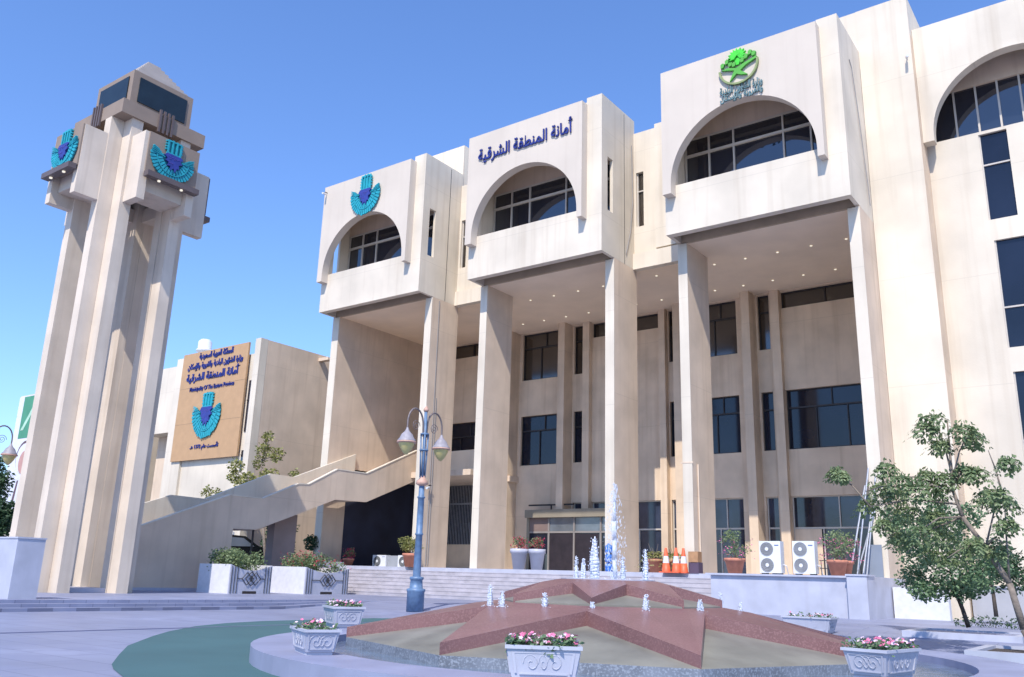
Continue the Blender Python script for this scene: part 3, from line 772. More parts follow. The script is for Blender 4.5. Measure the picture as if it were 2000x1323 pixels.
# undercroft behind the stairs
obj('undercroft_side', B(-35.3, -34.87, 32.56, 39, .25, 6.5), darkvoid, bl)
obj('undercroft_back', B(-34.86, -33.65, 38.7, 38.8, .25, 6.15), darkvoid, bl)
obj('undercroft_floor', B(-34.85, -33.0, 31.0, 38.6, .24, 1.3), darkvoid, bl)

# ================================================================== ANNEX
ax = thing('annex_building', 'plain pale annex building behind the staircase carrying the tan board', 'building', (-48, 36, .25))
AX, AY = -42.0, 31.45
mb = MB(); mb.box(-52.3, AX, AY, 60, .25, 14.5)
mb.box(AX - .38, AX, AY - .12, AY, .25, 14.55)
obj('front_block', MB().box(-48.9, AX, AY + .25, 60, .25, 13.75), plaster, ax)
obj('corner_pier', B(-42.5, AX + .02, AY, 60, .25, 14.55), beige, ax)
obj('front_pier', B(AX - .46, AX + .03, AY - .02, AY + .5, .25, 14.57), plaster, ax)
obj('left_pier', B(-50.6, -48.9, AY + .1, AY + 3, .25, 14.3), plaster, ax)
obj('stepped_block', B(-54.0, -50.62, AY + .5, 50, 9.6, 14.0), plaster, ax)
obj('lower_block', B(-54.0, -50.62, AY + 1.6, 50, .25, 9.6), beige, ax)
for z0, z1 in ((9.0, 12.1), (6.7, 7.9)):
    wd = obj('window', B(-42.98, -42.55, AY + .2, AY + .24, z0, z1), glass, ax)
    obj('frame', B(-42.98, -42.55, AY + .17, AY + .198, (z0 + z1) / 2 + .3, (z0 + z1) / 2 + .36), frame_d, wd)
obj('waterspout', MB().box(AX, AX + .9, 36.0, 36.3, 14.1, 14.2).box(AX, AX + .9, 35.96, 36.0, 14.1, 14.3).box(AX, AX + .9, 36.3, 36.34, 14.1, 14.3), beige, ax)
bd = thing('building_sign', 'tall tan sign board with Arabic lettering and turquoise emblem on the annex', 'sign', (-46, AY - .1, 7))
b0, b1 = -49.75, -43.1
obj('board', B(b0, b1, AY - .02, AY + .1, 7.55, 14.45), board, bd)
obj('board_seams', MB().box(b0, b1, AY - .024, AY - .019, 9.84, 9.86).box(b0, b1, AY - .024, AY - .019, 12.14, 12.16), mat('seam', (.3, .2, .12)), bd)
yy = AY - .07
obj('heading_line', text_mb('المملكة العربية السعودية', -48.0, -44.55, 14.12, yy, h=.5, bold=.03), navy, bd)
obj('ministry_line', text_mb('وزارة الشؤون البلدية والقروية والإسكان', -49.1, -43.5, 13.5, yy, h=.52, bold=.03), navy, bd)
obj('name_line', text_mb('أمانة المنطقة الشرقية', -49.1, -43.7, 12.82, yy, h=.78, bold=.035), navy, bd)
obj('english_line', text_mb('Municipality Of The Eastern Province', -48.6, -44.1, 12.0, yy, h=.36, bold=.012, arabic=False), navy, bd)
obj('founding_line', text_mb('تأسست عام 1372 هـ', -47.8, -44.95, 8.33, yy, h=.42, bold=.025), navy, bd)
emblem('fan_emblem', 'turquoise fan emblem in the middle of the tan sign board', 2.75, Matrix.Translation((-46.45, AY - .05, 10.55)), 'turquoise fan emblems', dark=False, vs=1.22, st=.85)
wt = thing('roof_vent', 'white round ventilator on the annex roof above the tan board', 'vent', (-50.0, 33, 14.0))
obj('drum', MB().lathe((-50.0, 33, 13.7), [(.0, 0), (.36, 0), (.36, 1.35), (.52, 1.38), (.52, 1.5), (.44, 1.55), (.44, 2.05), (.30, 2.2), (0, 2.24)], 20), acwhite, wt, True)

# far left building with banner
fb = thing('far_building', 'white building at the far left edge behind the tower with a tall banner', 'building', (-64, 32, .25))
obj('walls', B(-68.4, -56, 30.1, 44, .25, 13.3), plaster, fb)
bn = thing('portrait_banner', 'tall white banner with a green top and a figure in white headcloth', 'banner', (-66, 30, 4))
obj('cloth', B(-68.3, -58.5, 30.0, 30.06, 3.6, 13.2), white, bn)
obj('green_field', B(-67.5, -60, 29.985, 29.998, 10.0, 13.15), mat('flag_green', (.07, .27, .16), .7), bn)
obj('pale_stripe', MB().prism([(-67.3, 10.6), (-65.4, 13.0), (-65.0, 13.0), (-66.9, 10.6)], 'y', 29.97, 29.984), mat('pale_green', (.4, .6, .45)), bn)
def disc(cx, cz, rx, rz, y, n=20): return MB().prism([(cx + rx * math.cos(2 * PI * i / n), cz + rz * math.sin(2 * PI * i / n)) for i in range(n)], 'y', y, y + .012)
obj('headcloth_edge', disc(-66.0, 8.6, 1.25, 1.2, 29.986), mat('dark_brown_print', (.12, .07, .08)), bn)
obj('headcloth', disc(-66.0, 8.5, 1.15, 1.1, 29.97), white, bn)
obj('printed_face', disc(-65.9, 8.2, .75, .85, 29.955), mat('skin_print', (.50, .28, .24)), bn)
obj('printed_robe', MB().prism([(-68.0, 3.8), (-67.3, 6.6), (-66.2, 7.2), (-65.2, 7.0), (-64.4, 6.2), (-64, 3.8)], 'y', 29.975, 29.985), mat('pale_robe_print', (.62, .62, .68)), bn)
obj('robe_trim', MB().prism([(-66.9, 4.6), (-66.4, 6.9), (-66.2, 6.9), (-66.5, 4.6)], 'y', 29.96, 29.974), mat('dark_brown_print', (.12, .07, .08)), bn)

# ================================================================== STREET LAMP
lp = thing('street_lamp', 'ornate blue-grey double lamp post standing before the entrance steps', 'street lamp', (-18.22, 20.13, .1))
X, Y, Z0 = -18.22, 20.13, gz(-18.22, 20.13)
obj('base', MB().lathe((X, Y, Z0), [(.0, 0), (.26, 0), (.26, .55), (.28, .58), (.28, .64), (.2, .66), (.18, .9), (.21, .92), (.21, .98), (.15, 1.0), (0, 1.0)], 20), lampblue, lp, True)
obj('pole', MB().lathe((X, Y, Z0 + 1.0), [(.12, 0), (.10, 1.2), (.125, 1.22), (.125, 1.26), (.10, 1.28), (.095, 2.3), (.12, 2.32), (.12, 2.36), (.09, 2.38), (.085, 2.7), (0, 2.72)], 16), lampblue, lp, True)
obj('cup', MB().lathe((X, Y, Z0 + 3.68), [(.0, 0), (.08, 0), (.19, .06), (.17, .16), (.10, .22), (.06, .32), (0, .32)], 16), copper, lp, True)
mb = MB()
for dx, dy in ((.05, .05), (-.05, .05), (.05, -.05), (-.05, -.05)): mb.cyl((X + dx, Y + dy, Z0 + 3.95), (X + dx * 1.6, Y + dy * 1.6, Z0 + 5.3), .025, n=8)
mb.cyl((X, Y, Z0 + 3.95), (X, Y, Z0 + 6.0), .05, n=10)
for z in (4.75, 5.25): mb.lathe((X, Y, Z0 + z), [(.06, 0), (.14, .02), (.14, .06), (.06, .08)], 12)
obj('upper_shaft', mb, lampblue, lp, True)
obj('finial', MB().lathe((X, Y, Z0 + 6.0), [(0, 0), (.06, .0), (.09, .05), (.06, .12), (.03, .15), (0, .2)], 12), copper, lp, True)
for s in (-1, 1):
    pts = [(X, Y + s * .08, Z0 + 5.2)]
    for i in range(13):
        a = PI * i / 12; pts.append((X, Y + s * (.10 + .35 - .35 * math.cos(a)), Z0 + 5.55 + .48 * math.sin(a)))
    pts.append((X, Y + s * .80, Z0 + 5.25))
    am = obj('arm', MB().tube(pts, .028, 8), mat('worn_brown_metal', (.17, .14, .14), .5), lp)
    sp = []
    for i in range(22):
        a = .6 * i; r = .18 - .0075 * i; sp.append((X + .001, Y + s * .42 + r * math.cos(a), Z0 + 5.5 + r * math.sin(a)))
    obj('scroll', MB().tube(sp, .011, 6), mat('worn_brown_metal', (.17, .14, .14), .5), am)
    c = (X, Y + s * .80, Z0 + 4.62)
    obj('shade', MB().lathe(c, [(.27, .30), (.29, .33), (.27, .38), (.23, .42), (.17, .55), (.08, .64), (.05, .70), (.03, .76), (0, .78)], 20), lampwhite, lp, True)
    obj('shade_rim', MB().lathe(c, [(.24, .28), (.30, .29), (.30, .33), (.27, .34)], 20), copper, lp, True)
    obj('globe', MB().lathe(c, [(0, -.08), (.05, -.06), (.12, .02), (.19, .13), (.235, .24), (.24, .29)], 20), amber, lp, True)
l2 = copy_tree(lp); l2.location = (-35.9, 14.95, .25); l2['label'] = 'amber-globed double lamp post at the far left edge behind the tower'
for o_ in (lp, l2): o_['group'] = 'double lamp posts of the plaza'

# ================================================================== PLANTS
rl = random.Random(11)
def leaves(mb, c, R, n, ls, rnd=rl, droop=.0, squash=1.0, shell=.35):
    c = Vector(c)
    for _ in range(n):
        while True:
            v = Vector((rnd.uniform(-1, 1), rnd.uniform(-1, 1), rnd.uniform(-1, 1)))
            if shell ** 2 < v.length_squared <= 1: break
        p = c + Vector((v.x * R, v.y * R, v.z * R * squash))
        d = Vector((rnd.uniform(-1, 1), rnd.uniform(-1, 1), rnd.uniform(-.8, .5) - droop)).normalized()
        s = d.cross(Vector((rnd.uniform(-1, 1), rnd.uniform(-1, 1), rnd.uniform(.2, 1)))).normalized()
        l = ls * rnd.uniform(.6, 1.25); w_ = l * .30
        mb.add([p, p + d * l * .5 + s * w_, p + d * l, p + d * l * .5 - s * w_], [(0, 1, 2, 3)])
def frond(mb, tipc, dr, L_, n, ls, rnd=rl):
    """drooping cluster of long compound leaves hanging from a point"""
    c = Vector(tipc)
    for k in range(n):
        a = rnd.uniform(0, 2 * PI); out = Vector((math.cos(a), math.sin(a), 0)); l = L_ * rnd.uniform(.6, 1.1); pr_ = c.copy()
        m = 5
        for j in range(1, m + 1):
            t = j / m; q = c + out * l * t * .85 + Vector((0, 0, l * (.35 * t - .95 * t * t)))
            sd = out.cross(Vector((0, 0, 1))).normalized()
            for s_ in (-1, 1):
                e = q + sd * s_ * ls * (1.1 - .5 * t) + Vector((0, 0, -ls * .4)) + out * ls * .3
                wv = (q - pr_).normalized() * ls * .24
                mb.add([q, (q + e) / 2 + wv, e, (q + e) / 2 - wv], [(0, 1, 2, 3)])
            pr_ = q
def rays(px, py, Y=None, X=None):
    d = _f + _r2 * ((px - 1000) / FPX) + _u2 * (-(py - 661.5) / FPX)
    t = (Y - EYE.y) / d.y if Y is not None else (X - EYE.x) / d.x
    return EYE + d * t
# tall leaning tree at right
TY = 18.0
tr = thing('leaning_tree', 'tall slender tree with drooping leaf tufts leaning in from the right edge', 'tree', (-1.9, 18, 0))
P = lambda x, y, Y=TY: rays(x, y, Y)
trunk = [Vector((-1.95, TY, -.02)), P(2000, 1230), P(1972, 1140), P(1925, 1070), P(1880, 1010), P(1862, 960), P(1855, 880), P(1850, 820)]
mb = MB().tube(trunk, [.075, .062, .052, .045, .036, .03, .02, .012], 10)
obj('trunk', mb, bark, tr, True)
mb = MB()
tips = [((1862, 960), (1780, 960), 17.6), ((1862, 960), (1730, 930), 18.2), ((1870, 985), (1700, 990), 17.8), ((1860, 930), (1830, 830), 18.1), ((1860, 940), (1890, 850), 17.7), ((1880, 1010), (1790, 1040), 17.5), ((1880, 1010), (1770, 1080), 18.0),
        ((1925, 1070), (1960, 960), 18.3), ((1972, 1140), (1962, 980), 17.8), ((1962, 980), (1930, 880), 17.9), ((1860, 950), (1900, 920), 18.0), ((1925, 1070), (1850, 1090), 17.6), ((1780, 960), (1690, 960), 17.8), ((1925, 1070), (1960, 1060), 17.6), ((1700, 990), (1630, 930), 17.9)]
for a, b, yy_ in tips:
    p, q = P(*a), rays(*b, Y=yy_); m_ = (p + q) / 2 + Vector((0, 0, .12)); mb.tube([p, m_, q], [.022, .015, .008], 6)
obj('branches', mb, bark, tr, True)
mb = MB()
tufts = [(1820, 820, .30), (1808, 840, .28), (1835, 870, .24), (1880, 840, .28), (1900, 855, .26), (1885, 920, .24), (1905, 925, .26), (1970, 905, .22), (1945, 965, .30), (1960, 985, .28), (1925, 970, .24), (1730, 915, .28), (1720, 955, .28), (1700, 985, .30), (1745, 970, .32), (1760, 940, .28), (1790, 955, .30), (1775, 1000, .30), (1830, 960, .26), (1810, 930, .24), (1850, 935, .26), (1632, 925, .20), (1645, 932, .16), (1825, 1010, .26), (1800, 1040, .28), (1850, 1050, .30), (1760, 1050, .26), (1965, 1025, .24), (1945, 1075, .24), (1900, 1065, .24), (1725, 1025, .22), (1870, 1085, .28), (1820, 1085, .28)]
for (x, y, r) in tufts:
    c = rays(x, y - 8, Y=TY + rl.uniform(-.5, .5)); frond(mb, c, 0, r * 1.6, 17, .095)
    leaves(mb, c - Vector((0, 0, r * .35)), r * .85, 110, .10, droop=.9, shell=.1)
obj('crown', mb, leaf_s, tr)
# bushy small tree
t2 = thing('bushy_tree', 'round-crowned green tree with a thin dark trunk right of the terrace wall', 'tree', (-4.0, 22.5, .1))
SY = 22.0; P2 = lambda x, y: rays(x, y, SY)
mb = MB().tube([P2(1892, 1226), P2(1880, 1190), P2(1868, 1160), P2(1858, 1120), P2(1850, 1080)], [.05, .045, .04, .03, .02], 8)
for a, b in (((1868, 1160), (1810, 1110)), ((1868, 1160), (1920, 1110)), ((1858, 1120), (1790, 1080)), ((1858, 1120), (1900, 1060))):
    mb.tube([P2(*a), P2(*b)], [.025, .01], 6)
obj('trunk', mb, barkd, t2, True)
mb = MB()
for (x, y, r) in ((1790, 1090, .36), (1770, 1030, .34), (1830, 1000, .3), (1745, 1010, .26), (1890, 1010, .3), (1760, 1060, .28), (1800, 1050, .36), (1840, 1070, .42), (1885, 1070, .38), (1925, 1090, .36), (1870, 1120, .42), (1820, 1125, .40), (1780, 1130, .30), (1910, 1130, .34), (1835, 1150, .30), (1880, 1150, .28), (1800, 1155, .22), (1950, 1110, .25), (1815, 1020, .26), (1860, 1030, .3)):
    leaves(mb, rays(x, y, Y=SY + rl.uniform(-.7, .5)), r * 1.1, 400, .095, squash=.85)
obj('crown', mb, leaf_g, t2)
t3 = thing('shaded_tree', 'small dark tree in front of the right wing wall, half hidden by the bushy tree', 'tree', (-4.5, 29.5, .25))
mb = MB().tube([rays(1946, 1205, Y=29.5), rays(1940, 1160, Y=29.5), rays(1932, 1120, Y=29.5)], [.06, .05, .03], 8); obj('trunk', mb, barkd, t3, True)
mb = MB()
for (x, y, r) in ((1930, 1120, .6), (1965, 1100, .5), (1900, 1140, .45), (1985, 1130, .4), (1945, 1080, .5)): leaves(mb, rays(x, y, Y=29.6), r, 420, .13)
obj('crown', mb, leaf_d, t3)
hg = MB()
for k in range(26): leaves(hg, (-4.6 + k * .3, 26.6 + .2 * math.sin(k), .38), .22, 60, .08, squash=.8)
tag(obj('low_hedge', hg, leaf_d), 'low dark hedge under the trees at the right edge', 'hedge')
def curb(name, x0, x1, y0, y1, z0, z1, label):
    t = thing(name, label, 'planting bed', ((x0 + x1) / 2, (y0 + y1) / 2, z0))
    mb = MB(); w_ = .16
    mb.box(x0, x1, y0, y0 + w_, z0, z1); mb.box(x0, x1, y1 - w_, y1, z0, z1); mb.box(x0, x0 + w_, y0 + w_, y1 - w_, z0, z1); mb.box(x1 - w_, x1, y0 + w_, y1 - w_, z0, z1)
    obj('kerb', mb, marble, t); obj('soil', B(x0 + w_, x1 - w_, y0 + w_, y1 - w_, z0, z1 - .05), soil, t)
curb('tree_bed', -4.9, -2.6, 21.2, 23.4, .02, .28, 'white kerbed bed round the bushy tree trunk')
curb('tree_bed', -2.9, -.9, 16.6, 18.9, -.02, .20, 'white kerbed bed at the right edge nearest the ring')

# yellow-green tree and shrub behind the stairs
t4 = thing('yellow_green_tree', 'thin yellow-green tree rising behind the staircase by the annex', 'tree', (-41.3, 30, .25))
Q = lambda x, y: rays(x, y, 29.8)
mb = MB().tube([Q(520, 1120), Q(512, 1000), Q(505, 950), Q(512, 900), Q(525, 860)], [.09, .07, .05, .03, .015], 8)
for a, b in (((505, 950), (465, 920)), ((512, 900), (545, 885)), ((512, 1000), (580, 930))): mb.tube([Q(*a), Q(*b)], [.03, .01], 6)
obj('trunk', mb, bark, t4, True)
mb = MB()
for (x, y, r, n_) in ((523, 852, .30, 110), (515, 880, .45, 260), (540, 888, .42, 240), (505, 905, .35, 120), (462, 910, .42, 200), (458, 930, .40, 200), (485, 935, .42, 230), (520, 930, .40, 160), (535, 925, .3, 90), (470, 945, .38, 150), (575, 926, .28, 90), (405, 962, .34, 110), (425, 960, .22, 50), (500, 945, .4, 150)):
    leaves(mb, Q(x, y), r, n_, .17)
obj('crown', mb, leaf_y, t4)
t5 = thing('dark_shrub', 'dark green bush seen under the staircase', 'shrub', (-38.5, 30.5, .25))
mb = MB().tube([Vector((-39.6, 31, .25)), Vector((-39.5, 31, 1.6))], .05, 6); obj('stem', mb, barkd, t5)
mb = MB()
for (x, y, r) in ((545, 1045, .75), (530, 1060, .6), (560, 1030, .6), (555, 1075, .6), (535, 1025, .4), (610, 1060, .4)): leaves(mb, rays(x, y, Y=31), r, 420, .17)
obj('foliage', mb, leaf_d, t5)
# trees at far left edge
for (x, y, r, yy_, lab) in ((-14, 930, 1.2, 24, 'dark tree crown cut by the left edge beside the banner'), (-4, 1015, .8, 20, 'dark bush at the left edge below the banner')):
    c = rays(x, y, Y=yy_); t = thing('edge_tree', lab, 'tree', (c.x, c.y, .25), None)
    obj('trunk', MB().tube([Vector((c.x - .3, c.y, .25)), c], [.14, .06], 8), barkd, t)
    mb = MB()
    for _ in range(12): leaves(mb, c + Vector((rl.uniform(-1, .5) * r * .8, rl.uniform(-.8, .8) * r, rl.uniform(-1, .9) * r)), r * .5, 240, .24)
    obj('crown', mb, leaf_d, t)

# ---- flower planters on the ring
def ring_planter(corner, ax_deg, L_, W_, H_, label, fl, side=-1, zb=.2):
    """corner = nearest base corner, long side along ax_deg, short side 90 deg clockwise from it"""
    a = R_(ax_deg); u = Vector((math.cos(a), math.sin(a), 0)); v = Vector((math.sin(a), -math.cos(a), 0)) * (-side)
    c = Vector((*corner, zb)) + u * L_ / 2 + v * W_ / 2
    t = thing('flower_planter', label, 'planter', tuple(c), 'tapered white flower planters round the fountain')
    M = Matrix(((u.x, v.x, 0, c.x), (u.y, v.y, 0, c.y), (0, 0, 1, c.z), (0, 0, 0, 1)))
    def loop(l, w_, z): return [(-l / 2, -w_ / 2, z), (l / 2, -w_ / 2, z), (l / 2, w_ / 2, z), (-l / 2, w_ / 2, z)]
    tf = 1.13
    L0 = [loop(L_ * .9, W_ * .88, 0), loop(L_ * .9, W_ * .88, .03), loop(L_ * .96, W_ * .94, .035), loop(L_ * tf, W_ * tf * 1.04, H_ * .9), loop(L_ * tf * 1.05, W_ * tf * 1.12, H_ * .9), loop(L_ * tf * 1.05, W_ * tf * 1.12, H_), loop(L_ * tf * .92, W_ * tf * .92, H_), loop(L_ * tf * .9, W_ * tf * .9, H_ - .07)]
    mb = MB(); vs = [p for l in L0 for p in l]; fs = []
    for k in range(len(L0) - 1):
        for i in range(4): j = (i + 1) % 4; fs.append((k * 4 + i, k * 4 + j, (k + 1) * 4 + j, (k + 1) * 4 + i))
    k = len(L0) - 1; fs.append((k * 4, k * 4 + 1, k * 4 + 2, k * 4 + 3)); fs.append((3, 2, 1, 0))
    mb.add(vs, fs).xf(M); obj('tub', mb, marble, t)
    # raised relief frames on the four sides
    mb = MB()
    for side in range(4):
        half = (W_ if side % 2 == 0 else L_) / 2; wid = (L_ if side % 2 == 0 else W_) * .88
        for (a0, a1, b0, b1) in ((-.5, .5, .80, .84), (-.42, .42, .16, .2), (-.5, -.46, .2, .8), (.46, .5, .2, .8)):
            def pt_(s_, h_, o_):
                k_ = .955 + (tf - .955) * h_; x_ = s_ * wid * k_; y_ = -(half * k_ + o_); z_ = h_ * H_ * .9 + .02
                ca, sa = math.cos(side * PI / 2), math.sin(side * PI / 2); return (x_ * ca - y_ * sa, x_ * sa + y_ * ca, z_)
            q = [pt_(a0, b0, .012), pt_(a1, b0, .012), pt_(a1, b1, .012), pt_(a0, b1, .012)] + [pt_(a0, b0, -.004), pt_(a1, b0, -.004), pt_(a1, b1, -.004), pt_(a0, b1, -.004)]
            mb.add(q, [(0, 1, 2, 3), (0, 4, 5, 1), (1, 5, 6, 2), (2, 6, 7, 3), (3, 7, 4, 0)])
        for s0 in (-.22, 0, .22):   # scroll relief
            pts = []
            for i in range(16):
                r = .075 * (1 - i / 18); an = i * .55; pts.append(Vector(pt_(s0 * .9 + r * math.cos(an) / wid * (1 if s0 else .6) , .5 + r * math.sin(an) / H_ * 1.3, .006)))
            mb.tube(pts, .0045, 5)
    mb.xf(M); obj('relief', mb, marble, t)
    soilb = MB().add([M @ Vector(p) for p in loop(L_ * tf * .9, W_ * tf * .9, H_ - .05)], [(0, 1, 2, 3)]); obj('soil', soilb, soil, t)
    g = MB(); p1 = MB(); p2 = MB()
    for _ in range(int(90 * fl)):
        x_, y_ = rl.uniform(-.5, .5) * L_ * 1.05, rl.uniform(-.5, .5) * W_ * 1.05; z_ = H_ + rl.uniform(-.03, .05)
        b_ = M @ Vector((x_, y_, z_)); leaves(g, b_, .05, 5, .06)
        if rl.random() < .8:
            tgt = p1 if rl.random() < .5 else p2; c_ = b_ + Vector((0, 0, rl.uniform(.02, .06))); r_ = rl.uniform(.018, .03)
            nrm = Vector((rl.uniform(-.6, .6), rl.uniform(-.9, .2), .8)).normalized(); a_ = nrm.orthogonal().normalized(); bb = nrm.cross(a_)
            pts = [c_ + (a_ * math.cos(2 * PI * i / 10) + bb * math.sin(2 * PI * i / 10)) * (r_ if i % 2 == 0 else r_ * .7) for i in range(10)]
            tgt.add([c_ - nrm * .008] + pts, [(0, i + 1, (i + 1) % 10 + 1) for i in range(10)])
    obj('leaves', g, leaf_g, t)
    if p1.v: tag(obj('pink_flowers', p1, pinkpet, t), kind='stuff')
    if p2.v: tag(obj('pale_flowers', p2, palepet, t), kind='stuff')
    return t
ring_planter((-8.0, 7.05), 152, .66, .34, .28, 'white tapered planter with few flowers, the nearest one at the left of the ring', .5)
ring_planter((-11.6, 10.8), 150, .72, .46, .36, 'white planter with pink flowers, the one behind at the left of the ring', 1.3)
ring_planter((-2.52, 10.1), 80, .74, .40, .30, 'white planter with pink flowers at the lower right beside the fountain', 1.6, side=1)
ring_planter((-4.5, 7.2), 216.0, .60, .36, .32, 'white planter packed with pale pink petunias at the bottom centre', 2.2)
ring_planter((-6.3, 20.6), 180, .95, .5, .36, 'white planter on the paving behind the right point of the star', .5, zb=.12)

# ---- marble planter boxes near the stairs
def planter_box(y0, y1, x0, x1, label, leafmat, flower, seed):
    rr = random.Random(seed)
    t = thing('planter_box', label, 'planter', ((x0 + x1) / 2, (y0 + y1) / 2, .25), 'marble planter boxes by the steps'); z0, z1 = .25, 1.33
    # front apron faces +X with a dipped top edge
    pts = [(y0, z0), (y1, z0), (y1, z1)] + [(y1 - (y1 - y0) * i / 12, z1 - .22 * math.sin(PI * i / 12)) for i in range(1, 12)] + [(y0, z1)]
    ap = obj('front_slab', MB().prism(pts, 'x', x1 - .06, x1), marble, t)
    mb = MB(); mb.box(x0, x1 - .06, y0, y0 + .06, z0, z1); mb.box(x0, x1 - .06, y1 - .06, y1, z0, z1); mb.box(x0, x0 + .06, y0 + .06, y1 - .06, z0, z1)
    obj('tub', mb, white, t)
    obj('soil', B(x0 + .06, x1 - .06, y0 + .06, y1 - .06, z0, 1.02), soil, t)
    mb = MB(); xx = x1 + .02; W_ = y1 - y0; yc = (y0 + y1) / 2; zc = .25 + .56
    for k in range(3):
        for s in (-1, 1): mb.cyl((xx, yc + s * (W_ / 2 - .06 - .13 * k), z0 + .02), (xx, yc + s * (W_ / 2 - .06 - .13 * k), z1 - .05), .013, n=6)
    def dia(yo, r, t_=.013):
        q = [(xx + .01, yc + yo, zc + r), (xx + .01, yc + yo + r, zc), (xx + .01, yc + yo, zc - r), (xx + .01, yc + yo - r, zc)]; mb.tube(q + [q[0]], t_, 6)
    dia(0, .27); dia(0, .10); dia(.2, .24); dia(-.2, .24)
    for s in (-1, 1): mb.cyl((xx, yc + s * .44, zc), (xx, yc + s * (W_ / 2 - .32), zc), .013, n=6)
    obj('iron_ornament', mb, ironb, t)
    obj('drain_slot', B(x1, x1 + .004, yc - .35, yc + .3, z0, z0 + .1), frame_d, t)
    mb = MB(); fl = MB()
    for k in range(18):
        c = (rr.uniform(x0 + .3, x1 - .2), y0 + .3 + (W_ - .6) * rr.random(), 1.28 + rr.uniform(0, .38)); leaves(mb, c, .38, 170, .11, rr)
        if flower:
            for _ in range(10):
                q = Vector(c) + Vector((rr.uniform(-.4, .5), rr.uniform(-.5, .5), rr.uniform(-.2, .45))); leaves(fl, q, .05, 4, .06, rr)
    obj('shrub', mb, leafmat, t)
    if flower: obj('blossom', fl, redpet if flower == 1 else pinkpet, t)
    return t
planter_box(21.3, 23.25, -30.75, -28.75, 'white marble planter box with a clipped green shrub, the one nearer the tower', leaf_s, 0, 1)
planter_box(25.0, 27.4, -31.2, -28.75, 'white marble planter box with trailing red flowers, the one nearer the steps', leaf_s, 1, 2)

# ---- terracotta pots on the terrace
def pot(x, y, z, h, r, label, style, seed):
    rr = random.Random(seed); t = thing('plant_pot', label, 'potted plant', (x, y, z), 'potted plants by the entrance')
    obj('pot', MB().lathe((x, y, z), [(0, 0), (r * .68, 0), (r * .95, h * .78), (r * 1.08, h * .80), (r * 1.08, h), (r * .95, h), (r * .9, h * .86), (0, h * .86)], 20), terracotta if style != 'urn' else marble, t, True)
    mb = MB(); st = MB(); fl = MB()
    for k in range(6):
        a = rr.uniform(0, 2 * PI); q = Vector((x + rr.uniform(.1, .3) * math.cos(a), y + rr.uniform(.1, .3) * math.sin(a), z + h + rr.uniform(.25, .6))); st.tube([Vector((x, y, z + h * .8)), q], [.015, .006], 5)
    if style == 'bush':
        for k in range(14): leaves(mb, (x + rr.uniform(-.42, .42), y + rr.uniform(-.3, .3), z + h + .35 + rr.uniform(-.1, .3)), .22, 90, .09, rr)
        m_ = leaf_y
    elif style == 'thin':
        for k in range(14): leaves(mb, (x + rr.uniform(-.35, .35), y + rr.uniform(-.3, .3), z + h + .3 + rr.uniform(-.2, .5)), .18, 40, .08, rr)
        for k in range(60): leaves(fl, (x + rr.uniform(-.6, .6), y + rr.uniform(-.3, .3), z + h + rr.uniform(-.1, .7)), .05, 3, .06, rr)
        m_ = leaf_s
    elif style == 'palm':
        for k in range(5): frond(mb, (x + rr.uniform(-.1, .1), y, z + h + .15 + rr.uniform(0, .15)), 0, .75, 9, .11, rr)
        m_ = leaf_y
    else:
        for k in range(8): leaves(mb, (x + rr.uniform(-.2, .2), y + rr.uniform(-.2, .2), z + h + .15 + rr.uniform(0, .25)), .16, 50, .08, rr)
        for k in range(90): leaves(fl, (x + rr.uniform(-.25, .3), y + rr.uniform(-.2, .2), z + h + rr.uniform(0, .5)), .06, 3, .07, rr)
        m_ = leaf_s
    obj('stems', st, bark, t); obj('foliage', mb, m_, t)
    if fl.v: obj('blossom', fl, redpet if style.startswith('urn') else pinkpet, t)
pot(-28.05, 30.5, 1.5, .60, .36, 'terracotta pot with a bushy yellow-green plant at the top of the steps behind the lamp', 'bush', 1)
pot(-33.7, 32.0, 1.42, .45, .28, 'small pot with red flowers at the left of the dark undercroft', 'urnred', 12)
pot(-11.75, 28.75, 1.5, .50, .33, 'terracotta pot with sparse pink blossom on the terrace edge left of the white units', 'thin', 2)
pot(-8.38, 28.75, 1.5, .48, .30, 'small terracotta pot right of the white units, the front one of the pair', 'thin', 3)
pot(-8.42, 29.55, 1.5, .48, .30, 'small terracotta pot right of the white units, behind the other pot', 'thin', 4)
pot(-15.85, 30.95, 1.5, .5, .34, 'terracotta pot with a spreading yellow palm left of the traffic cones', 'palm', 5)
pot(-15.25, 31.4, 1.5, .5, .34, 'pot with low green leaves directly behind the traffic cones', 'palm', 9)
pot(-22.25, 30.95, 1.5, .85, .36, 'tall white urn with red flowers left of the entrance door', 'urn', 6)
pot(-21.5, 31.2, 1.5, .85, .34, 'tall white urn nearest the entrance door, right one of the two', 'urn', 7)

